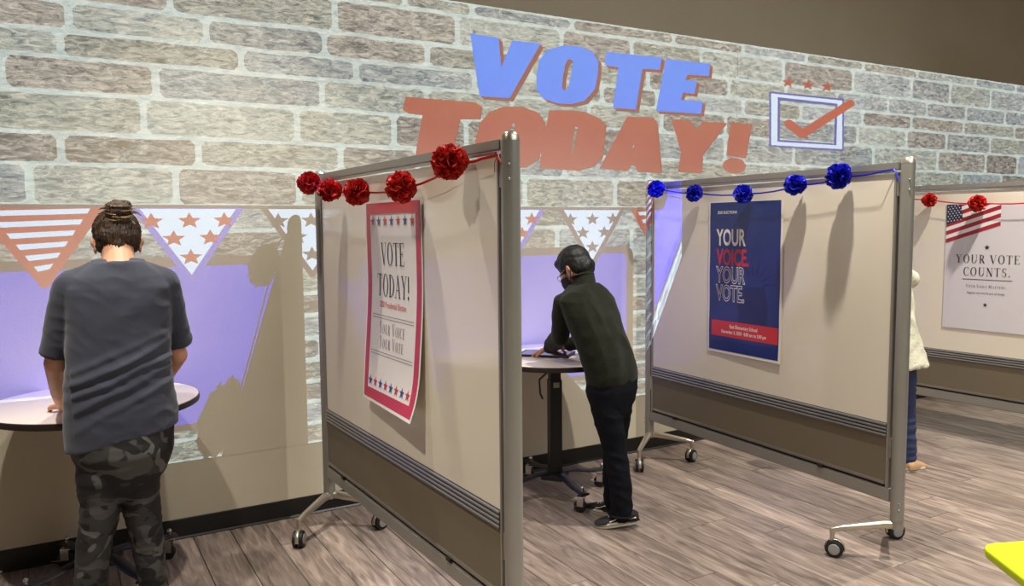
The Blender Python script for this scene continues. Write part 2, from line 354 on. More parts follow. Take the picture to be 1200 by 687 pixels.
# bunting: string and pennants
for a,b_ in ((XL,XM),(XM,6.2)):
    r=region('bunting_string',C_TAUPE,0,'string'); add([(a,1.652),(b_,1.652),(b_,1.670),(a,1.670)],r)
def star(cx,cz,rx,rz,n=5,inner=.45,rot=0):
    return [(cx+rx*(1 if k%2==0 else inner)*math.sin(rot+k*PI/n), cz+rz*(1 if k%2==0 else inner)*math.cos(rot+k*PI/n)) for k in range(2*n)]
types=['red','blue','grey','red','blue','grey','red','blue']
pc=[-.045,.585,1.19,1.79,2.40,3.025,3.60]
for k,c in enumerate(pc):
    ty=types[k]; own='pennant%d'%k
    bc={'red':C_STAR,'blue':C_LILAC,'grey':C_TAUPE}[ty]
    r=region('pennant_border',bc,0,own); top=1.655
    add([(c-.262,top),(c+.262,top),(c+.012,1.29),(c-.012,1.29)],r)
    if ty=='red':
        for i in range(8):
            z1=1.648-.0505*i; z0=z1-.024; f=lambda z:.205*(z-1.335)/(1.65-1.335)
            if f(z0)<=0: z0=1.345
            r=region('pennant_stripe',C_WHITE,0,own); s=.008
            add([(c-f(z0),z0-s),(c+f(z0),z0+s*.5),(c+f(z1)*.98,z1+s*.5),(c-f(z1)*.98,z1-s)],r) if i<7 and f(z0)>.01 else None
    else:
        r=region('pennant_field',C_WHITE,0,own)
        add([(c-.222,top-.004),(c+.222,top-.004),(c,1.325)],r)
        sc=C_STAR if ty=='blue' else C_TAUPE
        for dx,z in ((-.172,1.590),(0,1.592),(.165,1.594),(-.075,1.505),(.095,1.508),(0,1.412)):
            r=region('star',sc,0,own); add(star(c+dx,z,.056,.042),r)
# VOTE TODAY! lettering with its offset shadow
def letter(key,colr,shadow,own,dx,dz,name='letter'):
    out,hole=ART[key]
    rs=region(name+'_shadow',shadow,0,own)
    for q in (1,.5): add([(x+dx*q,z+dz*q) for x,z in out],rs,[(x+dx*q,z+dz*q) for x,z in hole] if hole else None)
    r=region(name,colr,0,own); add(out,r,hole)
for k in ('T2','O2','D','A','Y','ex','dot'): letter(k,C_RED,(172,108,96),'today',.009,-.004)
for k in ('V','O','T','E'): letter(k,C_BLUE,C_DRED,'vote',.026,-.018)
r=region('box_outline',C_FRB,0,'ballot'); add(ART['boxo'][0],r,ART['boxo'][1])
r=region('box_frame',C_WHITE,0,'ballot'); add(ART['boxw'][0],r,ART['boxw'][1])
r=region('check_mark',C_STAR,0,'ballot'); add(ART['check'][0],r)
for s_ in ART['stars']: r=region('star',(182,92,80),0,'ballot'); add(s_,r)

def partition():
    V=[];F=[];owner=[]
    for out,reg,hole in polys:
        for ring,kind in ((out,0),(hole,1)):
            if not ring: continue
            o=len(V); V+= [Vector((p[0],p[1])) for p in ring]; F.append(list(range(o,o+len(ring)))); owner.append((len(owner) if 0 else None,reg,kind))
    v2,e2,f2,ov,oe,of=geometry.delaunay_2d_cdt(V,[],F,0,1e-5)
    P2=np.array([(p[0],p[1]) for p in v2]); T=np.array([list(f) for f in f2]); Cc=P2[T].mean(1); win=np.full(len(T),-1)
    def inside(ring,pts):
        r=np.array([(p[0],p[1]) for p in ring]); c=np.zeros(len(pts),bool)
        for a,b_ in zip(r,np.roll(r,-1,0)):
            if a[1]==b_[1]: continue
            m=(a[1]>pts[:,1])!=(b_[1]>pts[:,1]); xx=(b_[0]-a[0])*(pts[:,1]-a[1])/(b_[1]-a[1])+a[0]; c^=m&(pts[:,0]<xx)
        return c
    for out,reg,hole in polys:      # painter's order: later pieces lie over earlier ones
        xs=[p[0] for p in out]; zs=[p[1] for p in out]
        idx=np.nonzero((Cc[:,0]>=min(xs))&(Cc[:,0]<=max(xs))&(Cc[:,1]>=min(zs))&(Cc[:,1]<=max(zs)))[0]
        if not len(idx): continue
        k=inside(out,Cc[idx])
        if hole: k&=~inside(hole,Cc[idx])
        win[idx[k]]=reg
    byreg={}
    for t,wn in zip(T.tolist(),win.tolist()):
        if wn>=0: byreg.setdefault(wn,[]).append(t)
    return v2,byreg
PV,PF=partition()
print('art verts',len(PV),'faces',sum(len(v) for v in PF.values()))

# what the projected light must add on the beige wall, per colour
ALB=lin((206,196,174)); KMAX=2.0
def amb(z):
    t=min(1,max(0,(z-1.3)/1.3)); return tuple(a*(1-t)+b_*t for a,b_ in zip((.31,.26,.20),(.168,.145,.112)))
def trans(col,z):
    L=lin(col); A=amb(z); return [min(1,max(.004,(l-a)/(al*KMAX))) for l,a,al in zip(L,A,ALB)]
def slide_mat(P,rmax):
    m=bpy.data.materials.new('projector_slide_film'); m.use_nodes=True; nt=m.node_tree; nt.nodes.clear(); N=nt.nodes.new; Lk=nt.links.new
    out=N('ShaderNodeOutputMaterial'); tr=N('ShaderNodeBsdfTransparent'); Lk(tr.outputs[0],out.inputs[0])
    at=N('ShaderNodeAttribute'); at.attribute_name='film'; at.attribute_type='GEOMETRY'
    tc=N('ShaderNodeTexCoord')
    # lens correction: the film is denser where the picture lands closer to the lens
    d=N('ShaderNodeVectorMath'); d.operation='DISTANCE'; d.inputs[1].default_value=P; Lk(tc.outputs['Object'],d.inputs[0])
    dv=N('ShaderNodeMath'); dv.operation='DIVIDE'; dv.inputs[1].default_value=rmax; Lk(d.outputs['Value'],dv.inputs[0])
    pw=N('ShaderNodeMath'); pw.operation='POWER'; pw.inputs[1].default_value=1; Lk(dv.outputs[0],pw.inputs[0])
    # brick grain
    mp=N('ShaderNodeMapping'); mp.inputs['Scale'].default_value=(.55,1,2.0); Lk(tc.outputs['Object'],mp.inputs[0])
    n1=N('ShaderNodeTexNoise'); n1.inputs['Scale'].default_value=24; n1.inputs['Detail'].default_value=6; n1.inputs['Roughness'].default_value=.8; n1.inputs['Distortion'].default_value=1.0; Lk(mp.outputs[0],n1.inputs['Vector'])
    n2=N('ShaderNodeTexNoise'); n2.inputs['Scale'].default_value=4; n2.inputs['Detail'].default_value=2; Lk(tc.outputs['Object'],n2.inputs['Vector'])
    r1=N('ShaderNodeMapRange'); r1.inputs[1].default_value=.36; r1.inputs[2].default_value=.64; r1.inputs[3].default_value=-.21; r1.inputs[4].default_value=.26; r1.clamp=False; Lk(n1.outputs[0],r1.inputs[0])
    r2=N('ShaderNodeMapRange'); r2.inputs[1].default_value=.3; r2.inputs[2].default_value=.7; r2.inputs[3].default_value=.85; r2.inputs[4].default_value=1.18; Lk(n2.outputs[0],r2.inputs[0])
    gm=N('ShaderNodeMath'); gm.operation='MULTIPLY'; Lk(r1.outputs[0],gm.inputs[0]); Lk(at.outputs['Alpha'],gm.inputs[1])
    br=N('ShaderNodeVectorMath'); br.operation='SCALE'; Lk(at.outputs['Color'],br.inputs[0])
    mx=N('ShaderNodeMix'); mx.data_type='FLOAT'; mx.inputs[2].default_value=1; Lk(at.outputs['Alpha'],mx.inputs[0]); Lk(r2.outputs[0],mx.inputs[3]); Lk(mx.outputs[0],br.inputs['Scale'])
    sm_=N('ShaderNodeVectorMath'); sm_.operation='ADD'; Lk(br.outputs[0],sm_.inputs[0]); Lk(gm.outputs[0],sm_.inputs[1])
    s=N('ShaderNodeVectorMath'); s.operation='SCALE'; Lk(sm_.outputs[0],s.inputs[0]); Lk(pw.outputs[0],s.inputs['Scale'])
    mz=N('ShaderNodeVectorMath'); mz.operation='MAXIMUM'; mz.inputs[1].default_value=(0,0,0); Lk(s.outputs[0],mz.inputs[0]); mn=N('ShaderNodeVectorMath'); mn.operation='MINIMUM'; mn.inputs[1].default_value=(1,1,1); Lk(mz.outputs[0],mn.inputs[0]); Lk(mn.outputs[0],tr.inputs[0])
    return m
def projector(P,xa,xb,label):
    P=Vector(P); rmax=max((Vector((x,0,.39))-P).length for x in (xa,xb)); k=.075
    t=empty('ceiling_projector',P)
    vs={};V=[];F=[];cols=[]
    for reg,fl in PF.items():
        R_=regions[reg]
        for f in fl:
            cx=sum(PV[i][0] for i in f)/len(f); cz=sum(PV[i][1] for i in f)/len(f)
            if not xa<=cx<=xb: continue
            ids=[]
            for i in f:
                if i not in vs: vs[i]=len(V); V.append((PV[i][0],0,PV[i][1]))
                ids.append(vs[i])
            F.append(ids); cols.append((*trans(R_['col'],cz),R_['tex']))
    me=bpy.data.meshes.new('slide'); me.from_pydata(V,[],F); me.update()
    ca=me.color_attributes.new('film','FLOAT_COLOR','CORNER')
    for p,c in zip(me.polygons,cols):
        for li in p.loop_indices: ca.data[li].color=c
    o=link('slide',me,slide_mat(P,rmax),t); o.scale=(k,k,k); o.location=-P*k
    o['label']='colour slide inside the projector lens'
    # opaque body round the lamp, open only at the slide window
    y=-P.y*k  # distance of the slide in front of the lamp
    xl=(xa-P.x)*k; xr=(xb-P.x)*k; zt=(2.84-P.z)*k; zb=(.39-P.z)*k
    b=MB(); B=.06; L=min(xl,-.05)-B; Rr=max(xr,.05)+B; T=max(zt,.02)+B+.05; Bo=zb-B; Yb=-.25
    th=.012
    b.box(((L+Rr)/2,Yb,(T+Bo)/2),(Rr-L,th,T-Bo)); b.box(((L+Rr)/2,(Yb+y)/2,T),(Rr-L,y-Yb,th)); b.box(((L+Rr)/2,(Yb+y)/2,Bo),(Rr-L,y-Yb,th))
    b.box((L,(Yb+y)/2,(T+Bo)/2),(th,y-Yb,T-Bo)); b.box((Rr,(Yb+y)/2,(T+Bo)/2),(th,y-Yb,T-Bo))
    for x0,x1,z0,z1 in ((L,Rr,zt,T),(L,Rr,Bo,zb),(L,xl,zb,zt),(xr,Rr,zb,zt)): b.add([(x0,y,z0),(x1,y,z0),(x1,y,z1),(x0,y,z1)],[(0,1,2,3)])
    b.build('body',M['blackm'],t,False)
    MB().cyl((0,-.1,T),(0,-.1,CEIL-P.z),.025).build('mount_pole',M['blackm'],t)
    tag(t,label,'projector')
    # the lamp shines in the narrowest cone that still fills the slide window
    cs=[(Vector((x,0,z))-P).normalized() for x in (xa,xb) for z in (.39,2.84)]; best=None
    for ax in [Vector((x,0,z))-P for x in [xa+(xb-xa)*q/30 for q in range(31)] for z in (.2,.6,1.0,1.4,1.8,2.2,2.6)]:
        ax.normalize(); m=max(ax.angle(c) for c in cs)
        if best is None or m<best[0]: best=(m,ax)
    ld=bpy.data.lights.new('projector_lamp','SPOT'); ld.energy=PROJ_W*(rmax/-P.y)/49.0; ld.shadow_soft_size=0.0; ld.spot_size=2*best[0]+.08; ld.spot_blend=0.0
    # constant falloff set on the lamp: the beam keeps its strength along its path
    ld.use_nodes=True; nt=ld.node_tree; em=nt.nodes['Emission']; fo=nt.nodes.new('ShaderNodeLightFalloff'); fo.inputs['Strength'].default_value=1.0
    nt.links.new(fo.outputs['Constant'],em.inputs['Strength'])
    l=bpy.data.objects.new('projector_lamp',ld); COL.objects.link(l); l.parent=t; l.rotation_euler=best[1].to_track_quat('-Z','Y').to_euler()
    print('projector cone',math.degrees(best[0]))
projector((1.60,-1.40,3.10),XL,XM,'black ceiling projector on a pole throwing the left half of the picture')
projector((6.0,-1.60,3.30),XM,XR,'black ceiling projector on a pole throwing the right half of the picture')

# the picture on the wall: one flat patch of the wall surface for each drawn piece
own={}
def owner(key):
    if key in own: return own[key]
    if key=='wallpicture': t=tag(empty('projected_brick_picture'),'projected picture of a pale grey brick wall filling the back wall','projection')
    elif key=='vote': t=tag(empty('projected_word'),'large blue projected word VOTE with red shadow high on the wall','projection')
    elif key=='today': t=tag(empty('projected_word'),'large red projected word TODAY! below the blue word','projection')
    elif key=='ballot': t=tag(empty('projected_check_box'),'projected white square with red check mark and three red stars above','projection')
    elif key=='string': t=tag(empty('projected_bunting_string'),'thin taupe projected line from which the pennants hang','projection')
    elif key.startswith('screen'):
        i=int(key[-1]); t=tag(empty('projected_screen'),['large lavender projected rounded panel behind the woman in the grey shirt','large lavender projected rounded panel behind the boy in the dark jacket','lavender projected panel hidden behind the second whiteboard'][i],'projection')
    else:
        i=int(key[-1]); lab=['red and white striped projected pennant left of the woman','blue edged projected pennant with red stars right of the woman','grey edged projected pennant cut by the first whiteboard shadow',
          'striped projected pennant hidden behind the first whiteboard','blue edged projected pennant just right of the first whiteboard post','grey edged projected pennant with grey stars above the boy',
          'red striped projected pennant at the left edge of the second whiteboard'][i]
        t=tag(empty('projected_pennant'),lab,'projection','projected pennants')
    own[key]=t; return t
def islands(fl):
    par={}
    def fd(a):
        while par.setdefault(a,a)!=a: par[a]=par[par[a]]; a=par[a]
        return a
    for f in fl:
        for i in f[1:]: par[fd(i)]=fd(f[0])
    g={}
    for f in fl: g.setdefault(fd(f[0]),[]).append(f)
    return list(g.values())
nb=0
for reg,fl0 in sorted(PF.items()):
  R_=regions[reg]
  for fl in (islands(fl0) if R_['name']=='brick' else [fl0]):
    vs={};V=[];F=[]; nb+=R_['name']=='brick'
    for f in fl:
        ids=[]
        for i in f:
            if i not in vs: vs[i]=len(V); V.append((PV[i][0],-.0008,PV[i][1]))
            ids.append(vs[i])
        F.append(ids[::-1])
    me=bpy.data.meshes.new(R_['name']); me.from_pydata(V,[],F); me.update()
    if me.polygons and me.polygons[0].normal.y>0: me.flip_normals()
    o=link(R_['name'],me,M['wall'],owner(R_['owner']))
print('bricks',nb)

# ------------------------------------------------------------------ rolling whiteboards
# local axes: X from the far post to the near post, -Y the face seen in the photograph, Z up
LB=1.8345; HB=1.8256
def caster(parent):
    c=empty('caster'); c.parent=parent
    MB().cyl((0,0,.072),(0,0,.125),.011,12).build('stem',M['leg'],c)
    for s in (-1,1):
        MB().lathe([(.036,-.009),(.040,-.006),(.040,.006),(.036,.009)],22,Matrix.Translation((-.012,s*.016,.040))@Matrix.Rotation(PI/2,4,'X')).build('wheel',M['rubber'],c)
        MB().lathe([(.026,-.001),(.024,.003),(.010,.004)],18,Matrix.Translation((-.012,s*.0255,.040))@Matrix.Rotation(-s*PI/2,4,'X')).build('wheel_disc',M['casterg'],c)
    b=MB(); pts=[(-.012+.044*math.cos(math.radians(a)),0,.040+.044*math.sin(math.radians(a))) for a in range(-10,191,20)]
    b.tube(pts,[(.009,.003)]*len(pts),8,up=(0,1,0)); b.build('hood',M['leg'],c)
    return c
def flatten(c, parent, keep):   # sub-parts of the caster become direct pieces under the caster part
    return c
def make_board():
    t=empty('rolling_whiteboard')
    for x,nm in ((0,0),(LB,1)):
        p=MB().lathe([(.030,.150),(.030,HB-.012),(.027,HB+.004),(.018,HB+.014),(.006,HB+.018)],24,Matrix.Translation((x,0,0))).build('post',M['alu2'],t)
        MB().lathe([(.0303,HB-.013),(.0275,HB+.0045),(.0185,HB+.0145),(.006,HB+.0185)],24,Matrix.Translation((x,0,0))).build('post_cap',M['leg'],p)
        MB().lathe([(.0306,.185),(.0312,.187),(.0312,.190),(.0306,.192)],24,Matrix.Translation((x,0,0))).build('collar',M['alu'],p)
        sx=1 if nm else -1
        for z in (HB-.085,HB-.13,.245,.275):
            MB().sph((x+sx*.024,-.020,z),(.005,.005,.005),10,6).build('bolt',M['chrome'],p)
        s=-1 if nm else 1
        MB().box((x+s*.046,0,(HB-.05+.31)/2),(.016,.040,HB-.05-.31)).build('side_rail',M['alu2'],t,bevel=.003)
        for z in (HB-.11,.52):
            MB().box((x+s*.034,-.004,z),(.016,.028,.09)).build('bracket',M['alu'],t,bevel=.002)
    a,b=.054,LB-.054
    MB().box(((a+b)/2,0,HB-.022),(b-a+.05,.042,.034)).build('top_rail',M['alu2'],t,bevel=.004)
    MB().box(((a+b)/2,-.0205,HB-.046),(b-a,.006,.008)).build('top_bead',M['alu'],t)
    MB().box(((a+b)/2,0,(.632+HB-.055)/2),(b-a,.030,HB-.055-.632)).build('writing_panel',M['board'],t,False)
    for i in range(4):
        z=.576+.0165*i
        mb=MB(); pr=[(-.0215,z-.006),(-.0245,z-.003),(-.0245,z+.003),(-.0215,z+.006),(.0215,z+.006),(.0245,z+.003),(.0245,z-.003),(.0215,z-.006)]
        mb.add([(a,y,zz) for y,zz in pr]+[(b,y,zz) for y,zz in pr],[(k,(k+1)%8,8+(k+1)%8,8+k) for k in range(8)]+[tuple(range(8)),tuple(range(15,7,-1))])
        mb.build('accessory_rail',M['ridge'],t,False)
    MB().box(((a+b)/2,0,.601),(b-a,.034,.066)).build('rail_core',M['gap'],t,False)
    MB().box(((a+b)/2,0,(.358+.568)/2),(b-a,.030,.568-.358)).build('lower_panel',M['taupe'],t,False)
    MB().box(((a+b)/2,0,.352),(b-a,.042,.016)).build('panel_trim',M['alu'],t,bevel=.003)
    MB().box(((a+b)/2,.003,.338),(b-a,.026,.014)).build('dark_slot',M['gap'],t,False)
    MB().box((LB/2,0,.300),(LB-.05,.042,.062)).build('bottom_rail',M['alu2'],t,bevel=.005)
    for x in (.28,LB-.42): MB().box((x,-.022,.338),(.034,.012,.014)).build('clip',M['gap'],t,bevel=.002)
    for x,s in ((0,1),(LB,-1)):
        for y in (-.215,.215):
            cx=x+s*.175
            f=MB().tube([(x,0,.168),(x+s*.03,y*.17,.168),(cx-s*.03,y*.83,.138),(cx,y,.128),(cx,y,.110)],[.021,.021,.0155,.0145,.013],14).build('foot_arm',M['leg'],t)
            c=caster(f); c.location=(cx,y,0); c.rotation_euler=(0,0,(2.6 if y<0 else 1.9)*(s))
        MB().cyl((x,0,.150),(x,0,.205),.024,16).build('foot_hub',M['leg'],t)
    return t
board=make_board()
# caster empties: merge each caster into one mesh sub-part of its arm (thing > part > sub-part)
def merge_caster(f):
    for c in [k for k in kids(f) if k.type=='EMPTY']:
        bm=bmesh.new(); mats=[]
        for m_ in kids(c):
            mt=m_.data.materials[0]
            if mt not in mats: mats.append(mt)
            b2=bmesh.new(); b2.from_mesh(m_.data)
            for fc in b2.faces: fc.material_index=mats.index(mt)
            tmp=bpy.data.meshes.new('t'); b2.to_mesh(tmp); b2.free(); bm.from_mesh(tmp); bpy.data.meshes.remove(tmp)
            bpy.data.objects.remove(m_)
        Mx=Matrix.Translation(c.location)@Matrix.Rotation(c.rotation_euler.z,4,'Z')
        bpy.data.objects.remove(c)
        me=bpy.data.meshes.new('caster'); bm.to_mesh(me); bm.free()
        for mt in mats: me.materials.append(mt)
        o=bpy.data.objects.new('caster',me); COL.objects.link(o); o.matrix_world=Mx; o.parent=f
for f in kids(board):
    if f.name.startswith('foot_arm'): merge_caster(f)
def place_board(o,x,y,a,label):
    o.location=(x,y,0); o.rotation_euler=(0,0,a-PI/2); tag(o,label,'whiteboard','rolling whiteboards used as booth dividers'); return o
B1=board; BD={1:(1.1803,-.2248,.0264),2:(3.3629,-.1733,-.0392),3:(5.5327,-.1733,.0383)}
B2=copy_tree(B1); B3=copy_tree(B1)
place_board(B1,*BD[1],'rolling whiteboard nearest the viewer carrying the narrow VOTE TODAY! poster')
place_board(B2,*BD[2],'rolling whiteboard in the middle carrying the navy YOUR VOICE. YOUR VOTE. poster')
place_board(B3,*BD[3],'rolling whiteboard at the right edge carrying the flag poster YOUR VOTE COUNTS.')
def bM(i):
    x,y,a=BD[i]; return Matrix.Translation((x,y,0))@Matrix.Rotation(a-PI/2,4,'Z')

# ------------------------------------------------------------------ lettering
def sans(txt, size, bold=0, sx=1, align='LEFT', space=1):
    cu=bpy.data.curves.new('t','FONT'); cu.body=txt; cu.size=size; cu.offset=bold; cu.align_x=align; cu.resolution_u=3; cu.space_character=space
    o=bpy.data.objects.new('t',cu); COL.objects.link(o); dg=bpy.context.evaluated_depsgraph_get()
    me=bpy.data.meshes.new_from_object(o.evaluated_get(dg)); bpy.data.objects.remove(o)
    V=[(v.co.x*sx,v.co.y) for v in me.vertices]; F=[tuple(p.vertices) for p in me.polygons]; bpy.data.meshes.remove(me)
    return V,F
# a high-contrast serif alphabet drawn as strokes: thick stems, hairlines, slab serifs (unit cap height)
def serif(txt, h, sx=1, gap=.14, small=.8, align='C'):
    TK,TN=.13,.035; V=[];F=[]; x=0
    def quad(p,q,w):
        (x0,y0),(x1,y1)=p,q; d=math.hypot(x1-x0,y1-y0)
        if abs(y1-y0)<1e-6: nx,ny=0,w/2
        else: nx,ny=w/2*(d/abs(y1-y0) if abs(y1-y0)>.3*d else 1),0
        o=len(V); V.extend([(x0-nx,y0-ny),(x0+nx,y0+ny),(x1+nx,y1+ny),(x1-nx,y1-ny)]); F.append((o,o+1,o+2,o+3))
    def arc(cx,cy,rx,ry,a0,a1,wx,wy,n=18):
        o=len(V)
        for k in range(n+1):
            a=math.radians(a0+(a1-a0)*k/n); c,s=math.cos(a),math.sin(a)
            V.extend([(cx+rx*c,cy+ry*s),(cx+(rx-wx)*c,cy+(ry-wy)*s)])
        for k in range(n): F.append((o+2*k,o+2*k+2,o+2*k+3,o+2*k+1))
    def ser(cx,y,w=.26): quad((cx-w/2,y+(TN/2 if y<.5 else -TN/2)),(cx+w/2,y+(TN/2 if y<.5 else -TN/2)),TN)
    def glyph(c,k,x):
        n0=len(V)
        def st(cx,w=TK,a=0,b=1): quad((cx,a),(cx,b),w)
        if c=='V': quad((.07,1),(.36,0),TK); quad((.63,1),(.36,0),TN); ser(.09,1); ser(.62,1,.2); W=.7
        elif c=='O': arc(.36,.5,.36,.52,0,360,TK,TN,32); W=.72
        elif c=='T': st(.32); quad((0,.98),(.64,.98),TN); quad((.01,.78),(.01,1),TN); quad((.63,.78),(.63,1),TN); ser(.32,0); W=.64
        elif c=='E': st(.14); quad((0,.98),(.56,.98),TN); quad((0,.02),(.58,.02),TN); quad((.14,.52),(.42,.52),TN); quad((.42,.40),(.42,.64),TN); quad((.55,.8),(.55,1),TN); quad((.57,0),(.57,.22),TN); W=.58
        elif c=='D': st(.14); arc(.2,.5,.5,.5,-90,90,TK,TN); quad((0,.98),(.22,.98),TN); quad((0,.02),(.22,.02),TN); W=.7
        elif c=='A': quad((.34,1.0),(.62,0),TK); quad((.34,1.0),(.09,0),TN); quad((.17,.34),(.5,.34),TN); ser(.09,0,.2); ser(.62,0); W=.72
        elif c=='Y': quad((.08,1),(.34,.45),TK); quad((.60,1),(.34,.45),TN); st(.34,a=0,b=.5); ser(.1,1); ser(.6,1,.2); ser(.34,0); W=.68
        elif c=='!': quad((.1,.3),(.1,1),TK*.8); arc(.1,.08,.085,.085,0,360,.084,.084,12); W=.2
        elif c=='.': arc(.09,.07,.075,.075,0,360,.074,.074,12); W=.2
        elif c=='U': st(.14,a=.3); arc(.36,.32,.285,.34,180,360,TK*.8,TN*1.4); st(.63,TN,a=.3); ser(.14,1); ser(.63,1,.2); W=.74
        elif c=='R': st(.14); arc(.2,.74,.34,.26,-90,90,TK*.9,TN); quad((.14,.5),(.24,.5),TN); quad((.14,.98),(.24,.98),TN); quad((.3,.5),(.58,0),TK); ser(.14,0); ser(.6,0,.18); ser(.1,1,.2); W=.68
        elif c=='I': st(.13); ser(.13,0); ser(.13,1); W=.26
        elif c=='C': arc(.36,.5,.36,.52,55,305,TK,TN,26); quad((.58,.7),(.58,1),TN); quad((.58,0),(.58,.22),TN); W=.62
        elif c=='N': st(.10,TN*1.3); quad((.1,1),(.6,0),TK); st(.6,TN*1.3); ser(.08,0,.2); ser(.04,1,.16); ser(.6,1,.2); W=.7
        elif c=='S': arc(.27,.74,.24,.27,50,270,TK*.8,TN*1.2); arc(.25,.26,.25,.28,-130,90,TK*.8,TN*1.2); quad((.45,.75),(.45,1),TN); quad((.02,0),(.02,.25),TN); W=.52
        elif c=='M': st(.1,TN*1.3); quad((.1,1),(.42,.1),TK*.9); quad((.74,1),(.42,.1),TN); st(.74,TK*.9); ser(.09,0,.2); ser(.74,0,.24); ser(.06,1,.16); ser(.78,1,.18); W=.86
        else: W=.3
        for i in range(n0,len(V)): V[i]=(x+V[i][0]*k,V[i][1]*k)
        return W*k
    caps=small<1; prev=' '
    for c in txt:
        k=1 if (not caps or (prev==' ' )) else small
        if c==' ': x+=.38; prev=' '; continue
        x+=glyph(c,k,x)+gap; prev=c
    x-=gap; off=x/2 if align=='C' else 0
    return [((a-off)*h*sx,b*h) for a,b in V],F
def starp(cx,cz,r,rot=0): return [(cx+r*(1 if k%2==0 else .40)*math.sin(rot+k*PI/5),cz+r*(1 if k%2==0 else .40)*math.cos(rot+k*PI/5)) for k in range(10)]

def poster(i, name, x0, x1, z0, z1, d0, curl, label, material, shear=0):
    """sheet taped on board i between x0..x1, z0..z1; curl(u,v) metres off the board"""
    t=empty(name); t.matrix_world=bM(i)@Matrix.Translation((x0,-.0156,z0)); tag(t,label,'poster')
    W,H=x1-x0,z1-z0
    def pos(x,z,lift=0):
        u,v=x/W,z/H; return (x+shear*(1-v)*0, -d0-curl(u,v)-lift, z)
    nx,nz=14,24; mb=MB()
    g=[(W*a/nx,H*c/nz) for c in range(nz+1) for a in range(nx+1)]
    n=len(g); mb.add([pos(x,z) for x,z in g]+[pos(x,z,-.0004) for x,z in g],
        [(r*(nx+1)+c,r*(nx+1)+c+1,(r+1)*(nx+1)+c+1,(r+1)*(nx+1)+c) for r in range(nz) for c in range(nx)]+
        [(n+r*(nx+1)+c,n+(r+1)*(nx+1)+c,n+(r+1)*(nx+1)+c+1,n+r*(nx+1)+c+1) for r in range(nz) for c in range(nx)])
    me=bpy.data.meshes.new('sheet'); me.from_pydata(mb.v,[],mb.f)
    for p in me.polygons: p.use_smooth=True
    link('sheet',me,material,t)
    LAY={'border':0,'print_field':0,'flag_field':0,'header_band':1,'figure_print':.6,'ray_print':.6,'red_strip':1.3,'rule':1,'flag_stripe':1,'flag_canton':2,'outline_lettering':2,'lettering':2,'star':2,'outline_lettering_core':3,'flag_star':3}
    def pr(nm,VF,m,dx=0,dz=0,lf=None,sub=True):
        V,F=VF; V=[(a+dx,b_+dz) for a,b_ in V]
        if sub:   # split long pieces so that they follow the curl of the sheet
            bm=bmesh.new(); vs=[bm.verts.new((a,0,b_)) for a,b_ in V]
            for f in F:
                try: bm.faces.new([vs[k] for k in f])
                except ValueError: pass
            for ax in ('z','x'):
                no=(0,0,1) if ax=='z' else (1,0,0); m_=H if ax=='z' else W; k_=nz if ax=='z' else nx
                lo=min(v.co[2 if ax=='z' else 0] for v in bm.verts); hi=max(v.co[2 if ax=='z' else 0] for v in bm.verts)
                if hi-lo<m_/k_*.8: continue
                for q in range(1,k_):
                    c=m_*q/k_
                    if lo<c<hi: bmesh.ops.bisect_plane(bm,geom=bm.verts[:]+bm.edges[:]+bm.faces[:],plane_co=(0,0,c) if ax=='z' else (c,0,0),plane_no=no)
            for v in bm.verts: v.co=Vector(pos(v.co.x,v.co.z,lf or .0008+.0004*LAY[nm]))
            me=bpy.data.meshes.new(nm); bm.to_mesh(me); bm.free()
        return link(nm,me,m,t)
    return t,pr,W,H
rect=lambda a,b_,c,d:([(a,b_),(c,b_),(c,d),(a,d)],[(0,1,2,3)])
def frame(a,b_,c,d,w): return ([(a,b_),(c,b_),(c,d),(a,d),(a+w,b_+w),(c-w,b_+w),(c-w,d-w),(a+w,d-w)],[(0,1,5,4),(1,2,6,5),(2,3,7,6),(3,0,4,7)])

# poster 1: red border, small stars, serif lettering; its lower end curls off the board
c1=lambda u,v: .004+.050*max(0,.62-v)**1.5*(1.25)+.035*(max(0,.22-v)/.22)**2*(u)+.004*math.sin(7*v)*(1-v)
t,pr,W,H=poster(1,'vote_today_poster',.660,1.232,.812,1.665,.001,c1,'white poster with crimson border and small stars reading VOTE TODAY! curling off the board',M['paper'])
pr('border',frame(.012,.012,W-.012,H-.012,.044),M['redb'])
pr('header_band',rect(.03,H-.058,W-.03,H-.012),M['redp'])
for r_,z in ((0,H-.088),(1,.088)):
    for k in range(8 if r_ else 7):
        n_=8 if r_ else 7
        pr('star',(starp(.085+(W-.17)*k/(n_-1),z,.024),[tuple(range(10))]),M['bluestar'] if (k%2==(0 if r_ else 1)) else M['redb'])
pr('lettering',serif('VOTE',.092,.82,small=1),M['ink'],W/2,.585)
pr('lettering',serif('TODAY!',.092,.80,small=1),M['ink'],W/2,.455)
pr('lettering',sans('2020 Presidential Election',.036,0,.72,'CENTER'),M['redp'],W/2,.418-.01)
for z in (.372,.360,.218,.206): pr('rule',rect(.075,z,W-.075,z+.0022),M['greyink'])
pr('lettering',serif('YOUR VOICE',.050,.72,gap=.24),M['greyink'],W/2,.298)
pr('lettering',serif('YOUR VOTE',.050,.72,gap=.24),M['greyink'],W/2,.238)

# poster 2: navy sheet with white edge
c2=lambda u,v: .003+.018*max(0,.25-v)*u+.002*math.sin(9*v+2*u)**2
t,pr,W,H=poster(2,'your_voice_poster',.577,1.142,.812,1.682,.001,c2,'navy poster reading YOUR VOICE. YOUR VOTE. with a red strip near the bottom',M['paper'])
pr('print_field',rect(.012,.014,W-.016,H-.006),M['navy'])
